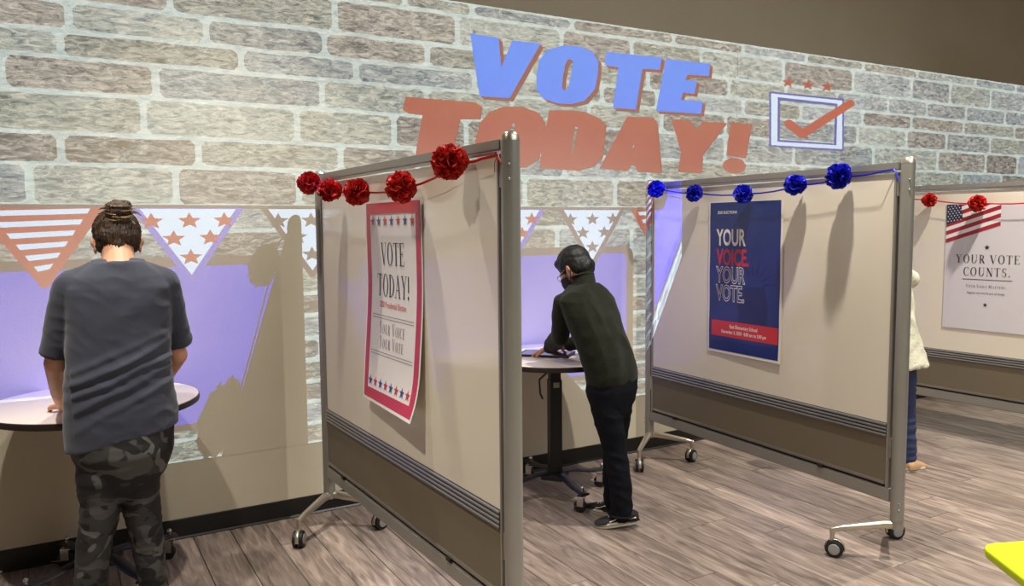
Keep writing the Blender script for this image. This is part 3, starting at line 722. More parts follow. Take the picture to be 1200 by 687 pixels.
# crown with rays and a face in profile, barely darker than the field
crown=[(.30,.36),(.34,.33),(.47,.36),(.45,.42),(.41,.47),(.33,.46),(.28,.42)]
pr('figure_print',([(a,b_) for a,b_ in [(.24,.10),(.45,.10),(.47,.30),(.44,.40),(.30,.39),(.25,.33),(.235,.27),(.255,.245),(.245,.20),(.27,.17)]],[tuple(range(10))]),M['navy2'])
for k in range(6):
    a=math.radians(118-22*k); cx,cz=.36,.40
    pr('ray_print',([(cx+.07*math.cos(a-.12),cz+.06*math.sin(a-.12)),(cx+.19*math.cos(a),cz+.17*math.sin(a)),(cx+.07*math.cos(a+.12),cz+.06*math.sin(a+.12))],[(0,1,2)]),M['navy2'])
pr('lettering',sans('2020 ELECTIONS',.022,.0004,.95),M['paper'],.072,.800)
fs=.128
pr('lettering',sans('YOUR',fs,.0035,.64),M['paper'],.070,.610+.012)
pr('lettering',sans('VOICE.',fs,.0035,.64),M['redp'],.070,.497+.012)
for tx,z in (('YOUR',.397),('VOTE.',.293)):
    pr('outline_lettering',sans(tx,fs,.0042,.64),M['paper'],.070,z+.012)
    pr('outline_lettering_core',sans(tx,fs,-.0006,.64),M['navy'],.070,z+.012)
pr('red_strip',rect(.034,.098,W-.022,.188),M['redp'])
pr('lettering',sans('East Elementary School',.029,.0004,.78,'CENTER'),M['paper'],W/2+.006,.150)
pr('lettering',sans('November 3, 2020 \u00b7 8:00 am to 3:00 pm',.027,.0004,.78,'CENTER'),M['paper'],W/2+.006,.118)

# poster 3: flag corner and serif lettering
c3=lambda u,v: .003+.006*max(0,.3-v)
t,pr,W,H=poster(3,'flag_poster',.648,1.235,.800,1.682,.001,c3,'pale grey poster with a flag corner reading YOUR VOTE COUNTS.',mat('pale_grey_paper',(214,208,212),.5,var=.01))
def clip(poly,inside_,inter):
    out=[]
    for a,b_ in zip(poly,poly[1:]+poly[:1]):
        if inside_(a): out.append(a)
        if inside_(a)!=inside_(b_): out.append(inter(a,b_))
    return out
def clipbox(poly,x0,x1,z1):
    for ax,c,sg in ((0,x0,1),(0,x1,-1),(1,z1,-1)):
        if not poly: return poly
        poly=clip(poly,lambda p:(p[ax]-c)*sg>=0,lambda a,b_:(a[0]+(b_[0]-a[0])*(c-a[ax])/(b_[ax]-a[ax]),a[1]+(b_[1]-a[1])*(c-a[ax])/(b_[ax]-a[ax])))
    return poly
sl=.33; zb=.604; fx1=.372
fl=clipbox([(0.004,zb-.002),(fx1,zb+sl*fx1-.002),(fx1,2),(.004,2)],.004,fx1,H-.004)
pr('flag_field',(fl,[tuple(range(len(fl)))]),M['flagwhite'])
for k in range(6):
    za=zb+.056*k; p=[(.004,za),(fx1,za+sl*fx1),(fx1,za+sl*fx1+.029),(.004,za+.029)]
    p=clipbox(p,.004,fx1,H-.004)
    if len(p)>2: pr('flag_stripe',(p,[tuple(range(len(p)))]),M['flagred'])
ct=[(.004,.735),(.118,.775),(.105,H-.004),(.004,H-.004)]
pr('flag_canton',(ct,[(0,1,2,3)]),M['flagblue'])
for r_ in range(7):
    for c_ in range(5 if r_%2==0 else 4):
        x=.016+.022*c_+(.011 if r_%2 else 0); z=.756+.017*r_+.25*x*.6
        if z<H-.01 and x<.108: pr('flag_star',(starp(x,z,.0062),[tuple(range(10))]),M['flagwhite'],sub=True)
pr('star',(starp(.290,.578,.020),[tuple(range(10))]),M['ink'])
pr('lettering',serif('YOUR VOTE',.058,1.0,gap=.2,small=1),M['ink'],.292,.468)
pr('lettering',serif('COUNTS.',.058,1.0,gap=.2,small=1),M['ink'],.292,.380)
pr('rule',rect(.130,.352,.462,.356),M['ink'])
pr('lettering',serif('YOUR VOICE MATTERS.',.021,1.0,gap=.2),M['ink'],.292,.297)
pr('lettering',sans('Register now and be part of change',.020,.0002,.86,'CENTER'),M['greyink'],.292,.255)
pr('star',(starp(.292,.180,.017),[tuple(range(10))]),M['ink'])

# ------------------------------------------------------------------ tissue pom-poms on ribbons
def pompom_mesh(R,seed):
    rd=random.Random(seed); mb=MB(); n=120
    for k in range(n):
        z=1-2*(k+.5)/n; ph=k*2.399+rd.uniform(-.3,.3); rr=math.sqrt(max(0,1-z*z)); d=Vector((rr*math.cos(ph),rr*math.sin(ph),z)).normalized()
        a=d.orthogonal().normalized(); a.rotate(Matrix.Rotation(rd.uniform(0,6.28),3,d)); b_=d.cross(a)
        Lr=R*rd.uniform(.82,1.10); Wd=R*rd.uniform(.30,.48); vs=[]; tw=rd.uniform(-.5,.5)
        for i in range(4):
            f=i/3; half=Wd*(.12+.95*math.sin(PI*min(f*.62+.02,1)))
            for j in range(5):
                s=(j-2)/2; crk=R*.09*rd.uniform(-1,1)*f
                vs.append(d*(R*.12+(Lr-R*.12)*f - abs(s)*R*.16*f)+a*(s*half)+b_*(tw*R*f*.5+crk+R*.16*f*f*(s*s)))
        mb.add(vs,[(i*5+j,i*5+j+1,(i+1)*5+j+1,(i+1)*5+j) for i in range(3) for j in range(4)])
    me=bpy.data.meshes.new('pompom'); me.from_pydata(mb.v,[],mb.f); return me
def garland(i,name,balls,ends,mt,rm,colour,blabels,glabel,tails=()):
    Mx=bM(i); x0,z0=ends[0]; x1,z1=ends[-1]
    pts=[Vector((x0,-.024,z0))]
    prev=pts[0]; seq=[(x,z) for x,z,_ in balls]+[(x1,z1)]
    for (x,z) in seq:
        n=4
        for q in range(1,n+1):
            f=q/n; p=Vector((prev.x+(x-prev.x)*f,-.055 if (x,z)!=(x1,z1) or f<1 else -.024,prev.z+(z-prev.z)*f-.010*math.sin(PI*f))); pts.append(p)
        prev=Vector((x,-.055,z))
    r=MB(); r.tube([Mx@p for p in pts],[(.0042,.0012)]*len(pts),6,up=(0,0,1))
    for tl in tails: r.tube([Mx@Vector(p) for p in tl],[(.0035,.001)]*len(tl),6)
    g=r.build(name,rm); tag(g,glabel,'garland')
    for k,((x,z,R),lb) in enumerate(zip(balls,blabels)):
        me=pompom_mesh(R,100*i+k); o=link('tissue_pompom',me,mt); o.location=Mx@Vector((x,-.028-R*1.12,z)); tag(o,lb,'pompom',colour+' pom-poms on the garland of a whiteboard')
garland(1,'ribbon_garland',[(.10,1.772,.056),(.40,1.722,.054),(.755,1.700,.058),(1.215,1.700,.060),(1.61,1.762,.060)],[(.02,1.80),(1.80,1.772)],M['pomred'],M['ribred'],'red',
  ['red tissue pom-pom at the far post of the first whiteboard','second red tissue pom-pom from the wall on the first whiteboard','red tissue pom-pom over the left corner of the VOTE TODAY! poster',
   'red tissue pom-pom over the right corner of the VOTE TODAY! poster','largest red tissue pom-pom, beside the near post of the first whiteboard'],'thin red ribbon strung along the top of the nearest whiteboard',
  tails=[[(1.80,-.024,1.772),(1.79,-.03,1.75),(1.785,-.028,1.72)],[(1.80,-.024,1.772),(1.815,-.03,1.76),(1.83,-.03,1.745)]])
garland(2,'ribbon_garland',[(.17,1.776,.054),(.52,1.735,.052),(.92,1.715,.054),(1.28,1.745,.055),(1.545,1.773,.060)],[(.03,1.79),(1.78,1.790)],M['pomblue'],M['ribblue'],'blue',
  ['blue tissue pom-pom at the far post of the middle whiteboard','blue tissue pom-pom over the left corner of the navy poster','blue tissue pom-pom over the right part of the navy poster',
   'fourth blue tissue pom-pom from the wall, right of the navy poster','largest blue tissue pom-pom, beside the near post of the middle whiteboard'],'thin blue ribbon strung along the top of the middle whiteboard',
  tails=[[(1.78,-.024,1.790),(1.80,-.03,1.775),(1.808,-.028,1.735)]])
garland(3,'ribbon_garland',[(.56,1.713,.052),(.90,1.680,.058),(1.32,1.68,.055)],[(.06,1.78),(1.76,1.775)],M['pomred'],M['ribred'],'red',
  ['small red tissue pom-pom at the left corner of the flag poster','red tissue pom-pom hanging over the stripes of the flag poster','red tissue pom-pom right of the flag poster'],'thin red ribbon strung along the top of the rightmost whiteboard')

# ------------------------------------------------------------------ standing tables with crossed rolling base
def make_table(zt,R):
    t=empty('round_standing_table')
    MB().lathe([(.05,zt-.031),(R-.010,zt-.0305),(R-.010,zt-.030)],64).build('underside',M['edge'],t)
    MB().lathe([(R-.010,zt-.030),(R,zt-.026),(R+.002,zt-.015),(R,zt-.004),(R-.004,zt-.002)],72).build('edge_band',M['edge'],t)
    MB().lathe([(R-.004,zt-.006),(R-.003,zt-.0005),(R-.006,zt+.0008)],72).build('tabletop',M['laminate'],t)
    MB().box((0,0,zt-.040),(.42,.10,.018)).build('mounting_plate',M['blackm'],t,bevel=.002)
    MB().box((0,0,zt-.062),(.10,.30,.026)).build('bracket',M['blackm'],t,bevel=.002)
    MB().box((0,0,(.10+zt-.14)/2),(.070,.070,zt-.14-.10),Matrix.Rotation(.6,3,'Z')).build('column',M['blackm'],t,bevel=.004)
    MB().box((0,0,(zt-.16+zt-.05)/2),(.060,.060,.11),Matrix.Rotation(.6,3,'Z')).build('upper_column',M['blackm'],t,bevel=.004)
    MB().tube([(-.035,-.03,zt-.10),(-.075,-.05,zt-.14),(-.07,-.05,zt-.22),(-.055,-.05,zt-.25)],.006,8).build('lever',M['blackm'],t)
    MB().box((.020,-.0295,zt-.17),(.035,.002,.03),Matrix.Rotation(.6,3,'Z')).build('rating_label',M['casterg'],t)
    for k in range(4):
        a=math.radians(45+90*k); d=Vector((math.cos(a),math.sin(a),0)); e=d*.315
        l=MB().tube([d*.02+Vector((0,0,.135)),d*.12+Vector((0,0,.135)),d*.23+Vector((0,0,.112)),e+Vector((0,0,.108)),e+d*.03+Vector((0,0,.108))],[(.030,.009)]*5,8,up=Vector((-d.y,d.x,0))).build('leg',M['blackm'],t)
        c=MB(); c.cyl(e+Vector((0,0,.10)),e+Vector((0,0,.128)),.009,10); c.sph(e+Vector((0,0,.134)),.012,10,6)
        for s in (-1,1): c.box(e+Vector((-.01,s*.017,.062)),(.036,.003,.052))
        c.box(e+Vector((-.005,0,.088)),(.045,.038,.006)); c.box(e+Vector((-.05,0,.035)),(.035,.03,.004))
        o=c.build('caster_fork',M['chrome'],l,angle=30)
        MB().lathe([(.030,-.013),(.035,-.010),(.035,.010),(.030,.013)],20,Matrix.Translation(e+Vector((-.012,0,.035)))@Matrix.Rotation(PI/2,4,'X')).build('caster_wheel',M['rubber'],l)
    MB().box((0,0,.118),(.13,.13,.034)).build('base_hub',M['blackm'],t,bevel=.004)
    return t
T1=make_table(.82,.42); T1.location=(.12,-.37,0); T1.rotation_euler=(0,0,math.radians(-20))
T2=copy_tree(T1); T2.location=(2.44,-.44,0); T2.rotation_euler=(0,0,math.radians(-50))
tag(T1,'round white standing table with dark edge in front of the woman in the grey shirt','table','round standing tables on crossed rolling bases')
tag(T2,'round white standing table with black column in front of the masked boy','table','round standing tables on crossed rolling bases')
# tablet and slips of paper on the boy's table
tb=empty('tablet',(2.40,-.42,.8208),math.radians(-46))
MB().box((0,0,.006),(.30,.20,.010)).build('case',M['blackm'],tb,bevel=.003); MB().box((0,0,.0115),(.27,.17,.001)).build('screen',mat('dark_glass',(18,20,30),.08,coat=.5),tb)
tag(tb,'black tablet lying under the hands of the boy on the round table','tablet')

# ------------------------------------------------------------------ lime table corner, bottom right
mb=MB(); O=[]
cor=[(2.088,-3.040),(2.74,-3.30),(2.36,-3.86),(1.71,-3.60)]
def roundpoly(ps,r,n=7):
    out=[]
    for i,p in enumerate(ps):
        p=Vector(p); a=(Vector(ps[i-1])-p).normalized(); b_=(Vector(ps[(i+1)%len(ps)])-p).normalized()
        an=a.angle(b_); d=r/math.tan(an/2); c=p+(a+b_).normalized()*(r/math.sin(an/2)); s=(p+a*d)-c; e=(p+b_*d)-c
        a0=math.atan2(s.y,s.x); a1=math.atan2(e.y,e.x); da=(a1-a0+PI)%(2*PI)-PI
        out+=[(c.x+r*math.cos(a0+da*k/n),c.y+r*math.sin(a0+da*k/n)) for k in range(n+1)]
    return out
cc=Vector((2.22,-3.45)); 
def top_at(z,inset):
    return [(p[0],p[1],z) for p in roundpoly([tuple(Vector(q)+(cc-Vector(q)).normalized()*inset) for q in cor],.05)]
ly=[top_at(.672,.010),top_at(.675,.003),top_at(.692,0),top_at(.698,.003),top_at(.700,.010)]; n=len(ly[0])
for l_ in ly: mb.v+=l_
mb.f=[(r*n+k,r*n+(k+1)%n,(r+1)*n+(k+1)%n,(r+1)*n+k) for r in range(4) for k in range(n)]+[tuple(range(n-1,-1,-1)),tuple(4*n+k for k in range(n))]
lt=empty('lime_table',(0,0,0)); mb.build('tabletop',M['lime'],lt,True,50)
for q in cor:
    p=Vector(q)+(cc-Vector(q)).normalized()*.20; qf=Vector(q)+(cc-Vector(q)).normalized()*.14
    MB().tube([(p.x,p.y,.674),(qf.x,qf.y,.0)],[.016,.013],12).build('leg',M['alu'],lt)
tag(lt,'bright lime yellow table with rounded corner at the bottom right','table')

# ------------------------------------------------------------------ people
def skinmat(name,rgb):
    m=mat(name,rgb,.5,bump=.04,bscale=60,var=.05,vscale=14); b=m.node_tree.nodes['Principled BSDF']
    b.inputs['Subsurface Weight'].default_value=.08; b.inputs['Subsurface Radius'].default_value=(.02,.008,.004); return m
M['skin']=skinmat('light_skin',(206,152,122)); M['skin2']=skinmat('tan_skin',(190,134,104))
M['tshirt']=mat('slate_grey_cotton',(54,57,71),.9,bump=.15,bscale=500,sheen=.2,var=.05,vscale=3)
M['hem']=mat('slate_grey_stitched_hem',(62,64,80),.9,bump=.3,bscale=300)
M['fleece']=mat('dark_olive_fleece',(28,30,20),.95,bump=.5,bscale=260,spec=.2,sheen=.08,var=.22,vscale=40)
M['denim']=mat('dark_navy_denim',(11,13,22),.85,spec=.2,bump=.25,bscale=600,var=.2,vscale=9)
M['denimb']=mat('blue_denim',(44,56,92),.85,bump=.25,bscale=600,var=.2,vscale=9)
M['coat']=mat('pale_cream_coat',(208,206,184),.9,bump=.4,bscale=90,var=.05)
M['canvas']=mat('black_canvas',(24,23,26),.8,bump=.2,bscale=500)
M['sole']=mat('off_white_rubber_sole',(214,206,190),.5)
M['maskm']=mat('black_mask_cloth',(24,24,28),.85)
M['tanl']=mat('tan_leather',(176,140,104),.6)
def hairmat(name,a,b_):
    m=bpy.data.materials.new(name); m.use_nodes=True; nt=m.node_tree; b=nt.nodes['Principled BSDF']; N=nt.nodes.new; Lk=nt.links.new
    tc=N('ShaderNodeTexCoord'); mp=N('ShaderNodeMapping'); mp.inputs['Scale'].default_value=(5,5,1.2); Lk(tc.outputs['Object'],mp.inputs[0])
    n=N('ShaderNodeTexNoise'); n.inputs['Scale'].default_value=38; n.inputs['Detail'].default_value=4; n.inputs['Distortion'].default_value=.6; Lk(mp.outputs[0],n.inputs['Vector'])
    r=N('ShaderNodeValToRGB'); r.color_ramp.elements[0].color=(*lin(a),1); r.color_ramp.elements[1].color=(*lin(b_),1); r.color_ramp.elements[0].position=.4; r.color_ramp.elements[1].position=.72
    Lk(n.outputs[0],r.inputs[0]); Lk(r.outputs[0],b.inputs['Base Color']); b.inputs['Roughness'].default_value=.5
    bp=N('ShaderNodeBump'); bp.inputs['Strength'].default_value=.6; bp.inputs['Distance'].default_value=.006; Lk(n.outputs[0],bp.inputs['Height']); Lk(bp.outputs[0],b.inputs['Normal']); return m
M['hairb']=hairmat('dark_brown_hair',(30,20,14),(96,68,44)); M['hairk']=hairmat('black_hair',(7,6,7),(20,18,18)); M['hairl']=hairmat('blond_streaks',(90,66,40),(190,158,112))
def camo():
    m=bpy.data.materials.new('dark_camouflage_leggings'); m.use_nodes=True; nt=m.node_tree; b=nt.nodes['Principled BSDF']; N=nt.nodes.new; Lk=nt.links.new
    tc=N('ShaderNodeTexCoord'); mp=N('ShaderNodeMapping'); mp.inputs['Scale'].default_value=(1,1,1.7); Lk(tc.outputs['Object'],mp.inputs[0]); prev=None
    base=N('ShaderNodeRGB'); base.outputs[0].default_value=(*lin((24,24,25)),1); prev=base.outputs[0]
    for k,(c,th,off,sc) in enumerate((((48,47,46),.50,0,7),((72,70,68),.56,5,6),((14,14,15),.56,11,8),((92,90,87),.63,17,6.5))):
        ad=N('ShaderNodeVectorMath'); ad.inputs[1].default_value=(off,off*.7,off*.3); Lk(mp.outputs[0],ad.inputs[0])
        n=N('ShaderNodeTexNoise'); n.inputs['Scale'].default_value=sc; n.inputs['Detail'].default_value=1.5; n.inputs['Distortion'].default_value=.9; Lk(ad.outputs[0],n.inputs['Vector'])
        g=N('ShaderNodeMapRange'); g.inputs[1].default_value=th-.006; g.inputs[2].default_value=th+.006; Lk(n.outputs[0],g.inputs[0])
        mx=N('ShaderNodeMix'); mx.data_type='RGBA'; Lk(g.outputs[0],mx.inputs[0]); Lk(prev,mx.inputs[6]); mx.inputs[7].default_value=(*lin(c),1); prev=mx.outputs[2]
    Lk(prev,b.inputs['Base Color']); b.inputs['Roughness'].default_value=.75; return m
M['camo']=camo()
V3=Vector
def ridg(p,s): return 1-abs(2*noise.noise(p*s))
def hand(mb, wrist, palm_c, fdir, up, side, R=1.0, curl=.5, thumb=1):
    """palm and five fingers; fdir = finger direction, up = back of the hand, side = towards the thumb"""
    fdir=V3(fdir).normalized(); up=(V3(up)-V3(up).dot(fdir)*fdir).normalized(); side=up.cross(fdir)*thumb
    pc=V3(palm_c); Mx=Matrix((side,fdir,up)).transposed()
    mb.sph(pc,(.040*R,.046*R,.015*R),14,9,Mx); mb.chain([V3(wrist),pc-fdir*.025*R],[.024*R,.022*R])
    for k,(o,L,r) in enumerate(((.027,.068,.0090),(.009,.076,.0092),(-.010,.070,.0088),(-.028,.055,.0078))):
        p0=pc+side*o*R+fdir*.030*R; sp=side*(o*.25); d1=(fdir+sp*8*.3-up*curl*.15).normalized(); p1=p0+d1*L*R*.45
        d2=(d1-up*curl*.6).normalized(); p2=p1+d2*L*R*.32; d3=(d2-up*curl*.7).normalized(); p3=p2+d3*L*R*.25
        mb.chain([pc+side*o*R*.8,p0,p1,p2,p3],[r*1.15*R,r*1.1*R,r*R,r*.92*R,r*.78*R],10)
    t0=pc+side*.028*R-fdir*.022*R; t1=t0+(side*.8+fdir*.5-up*.15).normalized()*.034*R; t2=t1+(side*.35+fdir*.9-up*.3).normalized()*.026*R; t3=t2+(fdir-up*.3).normalized()*.018*R
    mb.chain([pc,t0,t1,t2,t3],[.014*R,.014*R,.0115*R,.0105*R,.0085*R],10)
def headm(c, yaw, pitch, roll=0, k=1.0):
    """frame of a head: local +Y looks forward, Z up"""
    return Matrix.Translation(V3(c))@Matrix.Rotation(yaw,4,'Z')@Matrix.Rotation(-pitch,4,'X')@Matrix.Rotation(roll,4,'Y')@Matrix.Scale(k,4)
def head(mb, H):
    R=H.to_3x3()
    def s(c,r,n=16,m=10): mb.sph(H@V3(c),r,n,m,R)
    s((0,-.012,.035),(.074,.094,.088)); s((0,.018,-.020),(.062,.070,.075)); s((0,.045,-.065),(.044,.040,.034)); s((0,.068,-.083),(.020,.018,.016))
    s((0,.088,-.015),(.011,.014,.024)); s((0,.101,-.030),(.013,.012,.010)); s((.034,.070,-.028),(.020,.016,.018)); s((-.034,.070,-.028),(.020,.016,.018))
    s((0,.078,.020),(.050,.014,.012)); s((0,.086,-.056),(.022,.009,.006)); s((0,.084,-.064),(.018,.009,.006))
    for q in (-1,1):
        s((q*.077,-.008,-.012),(.009,.018,.030),12,8); s((q*.088,-.018,.002),(.007,.013,.019),10,6); s((q*.078,-.004,-.036),(.006,.008,.010),10,6)
def eyes(H,parent,iris):
    for q in (-1,1):
        o=MB().sph(H@V3((q*.031,.076,.004)),.0125,14,9).build('eyeball',M['sole'],parent)
        MB().sph(H@V3((q*.031,.085,.004)),.0058,10,6).build('iris',iris,o)
irism=mat('dark_iris',(38,26,20),.2)

# ---- woman in the slate T-shirt and camouflage leggings, back to the viewer
WP=empty('person',(.19,-.98,0)); tag(WP,'woman seen from behind in slate grey T-shirt and dark camouflage leggings, hair in a bun','person')
off=V3((.19,-.98,0))
def L(p): return V3(p)-off
H=headm(L((.207,-.875,1.500)),0.0,.45,0,.96)
mb=MB(); head(mb,H)
mb.chain([L((.200,-.985,1.395)),L((.204,-.93,1.45)),L((.206,-.905,1.50))],[.066,.055,.054],16)
mb.loft([(L((.197,0,0)).x,L((0,-.985,0)).y,z,rx,ry) for z,rx,ry in ((1.20,.14,.08),(1.34,.14,.075),(1.395,.09,.06))],20)
# arms: shoulder, elbow, wrist
mb.chain([L((.06,-.97,1.325)),L((-.014,-.915,1.075)),L((-.006,-.72,.935)),L((.000,-.60,.862))],[.036,.040,.035,.026],14)
hand(mb,L((.000,-.60,.862)),L((.010,-.545,.846)),(.22,1,-.10),(0,.1,1),(1,0,0),.95,.45,1)
mb.chain([L((.335,-.97,1.325)),L((.394,-.905,1.065)),L((.340,-.72,.925)),L((.290,-.61,.862))],[.036,.038,.034,.026],14)
hand(mb,L((.290,-.61,.862)),L((.270,-.555,.846)),(-.35,1,-.10),(0,.1,1),(-1,0,0),.95,.5,-1)
remesh(mb,'body',M['skin'],WP,.0045,3)
eyes(H,WP,irism)
MB().sph(H@V3((0,.0955,-.060)),(.020,.004,.006),12,6,H.to_3x3()).build('lips',mat('lips',(170,90,84),.5),WP)
# hair swept up into a bun
mb=MB(); R3=H.to_3x3()
mb.sph(H@V3((0,-.018,.042)),(.086,.098,.090),20,12,R3); mb.sph(H@V3((0,-.044,.010)),(.080,.064,.064),18,10,R3); mb.sph(H@V3((0,-.070,-.028)),(.030,.024,.034),16,10,R3)
for q in(-1,1): mb.sph(H@V3((q*.056,-.026,-.004)),(.022,.044,.042),14,8,R3)
def hfn(co,n):
    p=H.inverted()@co; a=math.atan2(p.x,p.y+.02)
    return co+n*(.0035*math.sin(a*46+6*noise.noise(co*25))+.004*noise.noise(co*40))
hr=remesh(mb,'hair',M['hairb'],WP,.006,3,hfn)
mb=MB(); bc=L((.213,-.925,1.620)); rd=random.Random(5)
mb.sph(bc,(.040,.038,.030),16,10)
for k in range(9):
    a=rd.uniform(0,6.28); tl=rd.uniform(-.7,.7); pts=[]
    for q in range(14):
        b_=a+q/13*4.4; p=V3((math.cos(b_)*.036,math.sin(b_)*.034,0)); p.rotate(Matrix.Rotation(tl,3,'X')); pts.append(bc+p+V3((0,0,rd.uniform(-.003,.003)+(k-4)*.006)))
    mb.tube(pts,[.004]+[.011]*12+[.004],8)
bun=remesh(mb,'hair_bun',M['hairb'],WP,.0045,2)
for k in range(8):
    a=rd.uniform(0,6.28); tl=rd.uniform(-.6,.6); pts=[]
    for q in range(9):
        b_=a+q/8*2.2; p=V3((math.cos(b_)*.047,math.sin(b_)*.045,0)); p.rotate(Matrix.Rotation(tl,3,'X')); pts.append(bc+p+V3((0,0,(k-3.5)*.006)))
    MB().tube(pts,.0022,6).build('blond_strand',M['hairl'],bun)
for k in range(14):
    a=rd.uniform(-.8,3.9); s0=bc+V3((math.cos(a)*.03,-.02,math.sin(a)*.02-.01)); e=s0+V3((math.cos(a)*rd.uniform(.025,.05),rd.uniform(-.02,.01),math.sin(a)*rd.uniform(.015,.03)-.006))
    MB().tube([s0,(s0+e)/2+V3((rd.uniform(-.01,.01),0,.008)),e],[.0028,.0022,.0010],5).build('flyaway_strand',M['hairl'] if k%3==0 else M['hairb'],bun)
# T-shirt
mb=MB(); S_=[(.797,.186,.188,.118),(.88,.188,.190,.122),(.945,.185,.183,.120),(1.067,.186,.172,.112),(1.16,.190,.172,.108),(1.28,.194,.176,.108),(1.345,.196,.185,.100),(1.385,.198,.160,.088),(1.415,.199,.118,.074),(1.437,.200,.083,.066)]
Y0=-.995
mb.loft([(cx-off.x,Y0-off.y,z,rx,ry) for z,cx,rx,ry in S_],40,2.3)
for sx,elb in ((-1,(-.014,-.918,1.105)),(1,(.395,-.912,1.110))):
    sh=L((.196+sx*.145,-.985,1.352)); e=L(elb); d=(e-sh).normalized()
    mb.sph(sh,(.062,.064,.060),16,10)
    mb.tube([sh,sh+(e-sh)*.5,e],[(.062,.064),(.058,.060),(.052,.056)],20)
    mb.chain([L((.196+sx*.05,-.99,1.395)),sh],[.052,.058],16)
def sfn(co,n):
    w=co+off; x=w.x-.19; z=w.z; out=co.copy()
    # slanted hem: lower at the left
    if z<.95 and abs(x)<.25: out.z += (x*.19)*(max(0,.95-z)/.15)
    # long diagonal pull folds rising to the right, as in the photograph
    k=max(0,1-abs(z-1.02)/.28); q=(z-1.02)-.42*x
    f=.0
    for c,wd,am in ((.055,.016,.012),(.01,.013,.013),(-.035,.014,.010),(-.085,.015,.008),(.10,.014,.008)):
        g=math.exp(-((q-c-.012*noise.noise(V3((x*9,c*40,0))))/wd)**2); f+=am*g*(.6+.6*noise.noise(V3((x*6,c*31,2))))
    out+=n*f*k*(1.6 if abs(x)<.16 else .5)
    out+=n*(.0045*noise.noise(V3((w.x*9-w.z*5,w.y*9,w.z*12)))+.0025*ridg(V3((w.x*14+w.z*8,w.y*10,w.z*16)),1.0))
    return out
sh=remesh(mb,'t_shirt',M['tshirt'],WP,.0055,3,sfn)
# collar rib
pts=[L((.200+.081*math.cos(a),-.987+.062*math.sin(a),1.437+.006*math.sin(a))) for a in [2*PI*k/28 for k in range(29)]]
MB().tube(pts,[(.006,.009)]*29,8,cap=False,up=(0,0,1)).build('collar',M['hem'],sh)
# leggings
mb=MB()
mb.loft([(.0,-.01,.56,.05,.05),(.0,-.01,.60,.09,.085),(.0,-.012,.66,.140,.112),(-.004,-.015,.74,.172,.128),(-.004,-.012,.84,.178,.118),(-.002,-.008,.90,.165,.10)],32,2.2)
for secs in ([(.80,.112,.055,.07),(.73,.105,.072,.092),(.60,.100,.073,.094),(.66,.101,.078,.104),(.571,.102,.068,.088),(.477,.092,.066,.076),(.42,.075,.060,.068),(.343,.067,.058,.070),(.268,.056,.056,.070),(.18,.052,.046,.056),(.10,.052,.037,.046),(.055,.052,.036,.044)],
             [(.80,.224,.055,.07),(.73,.230,.070,.092),(.60,.234,.069,.094),(.66,.234,.074,.104),(.571,.232,.068,.088),(.477,.240,.064,.076),(.42,.248,.058,.068),(.343,.254,.056,.070),(.268,.259,.050,.070),(.18,.262,.045,.056),(.10,.262,.037,.046),(.055,.262,.036,.044)]):
    secs=sorted(secs); mb.loft([(cx-off.x,-.98+.0+(.015 if z<.4 else 0)-off.y-.01,z,rx,ry) for z,cx,rx,ry in secs],24)
def lfn(co,n):
    return co+n*(.003*ridg(V3((co.x*7,co.y*7,co.z*26)),1.0)*(1 if co.z<.6 else .5)-.001)
remesh(mb,'leggings',M['camo'],WP,.006,4,lfn)
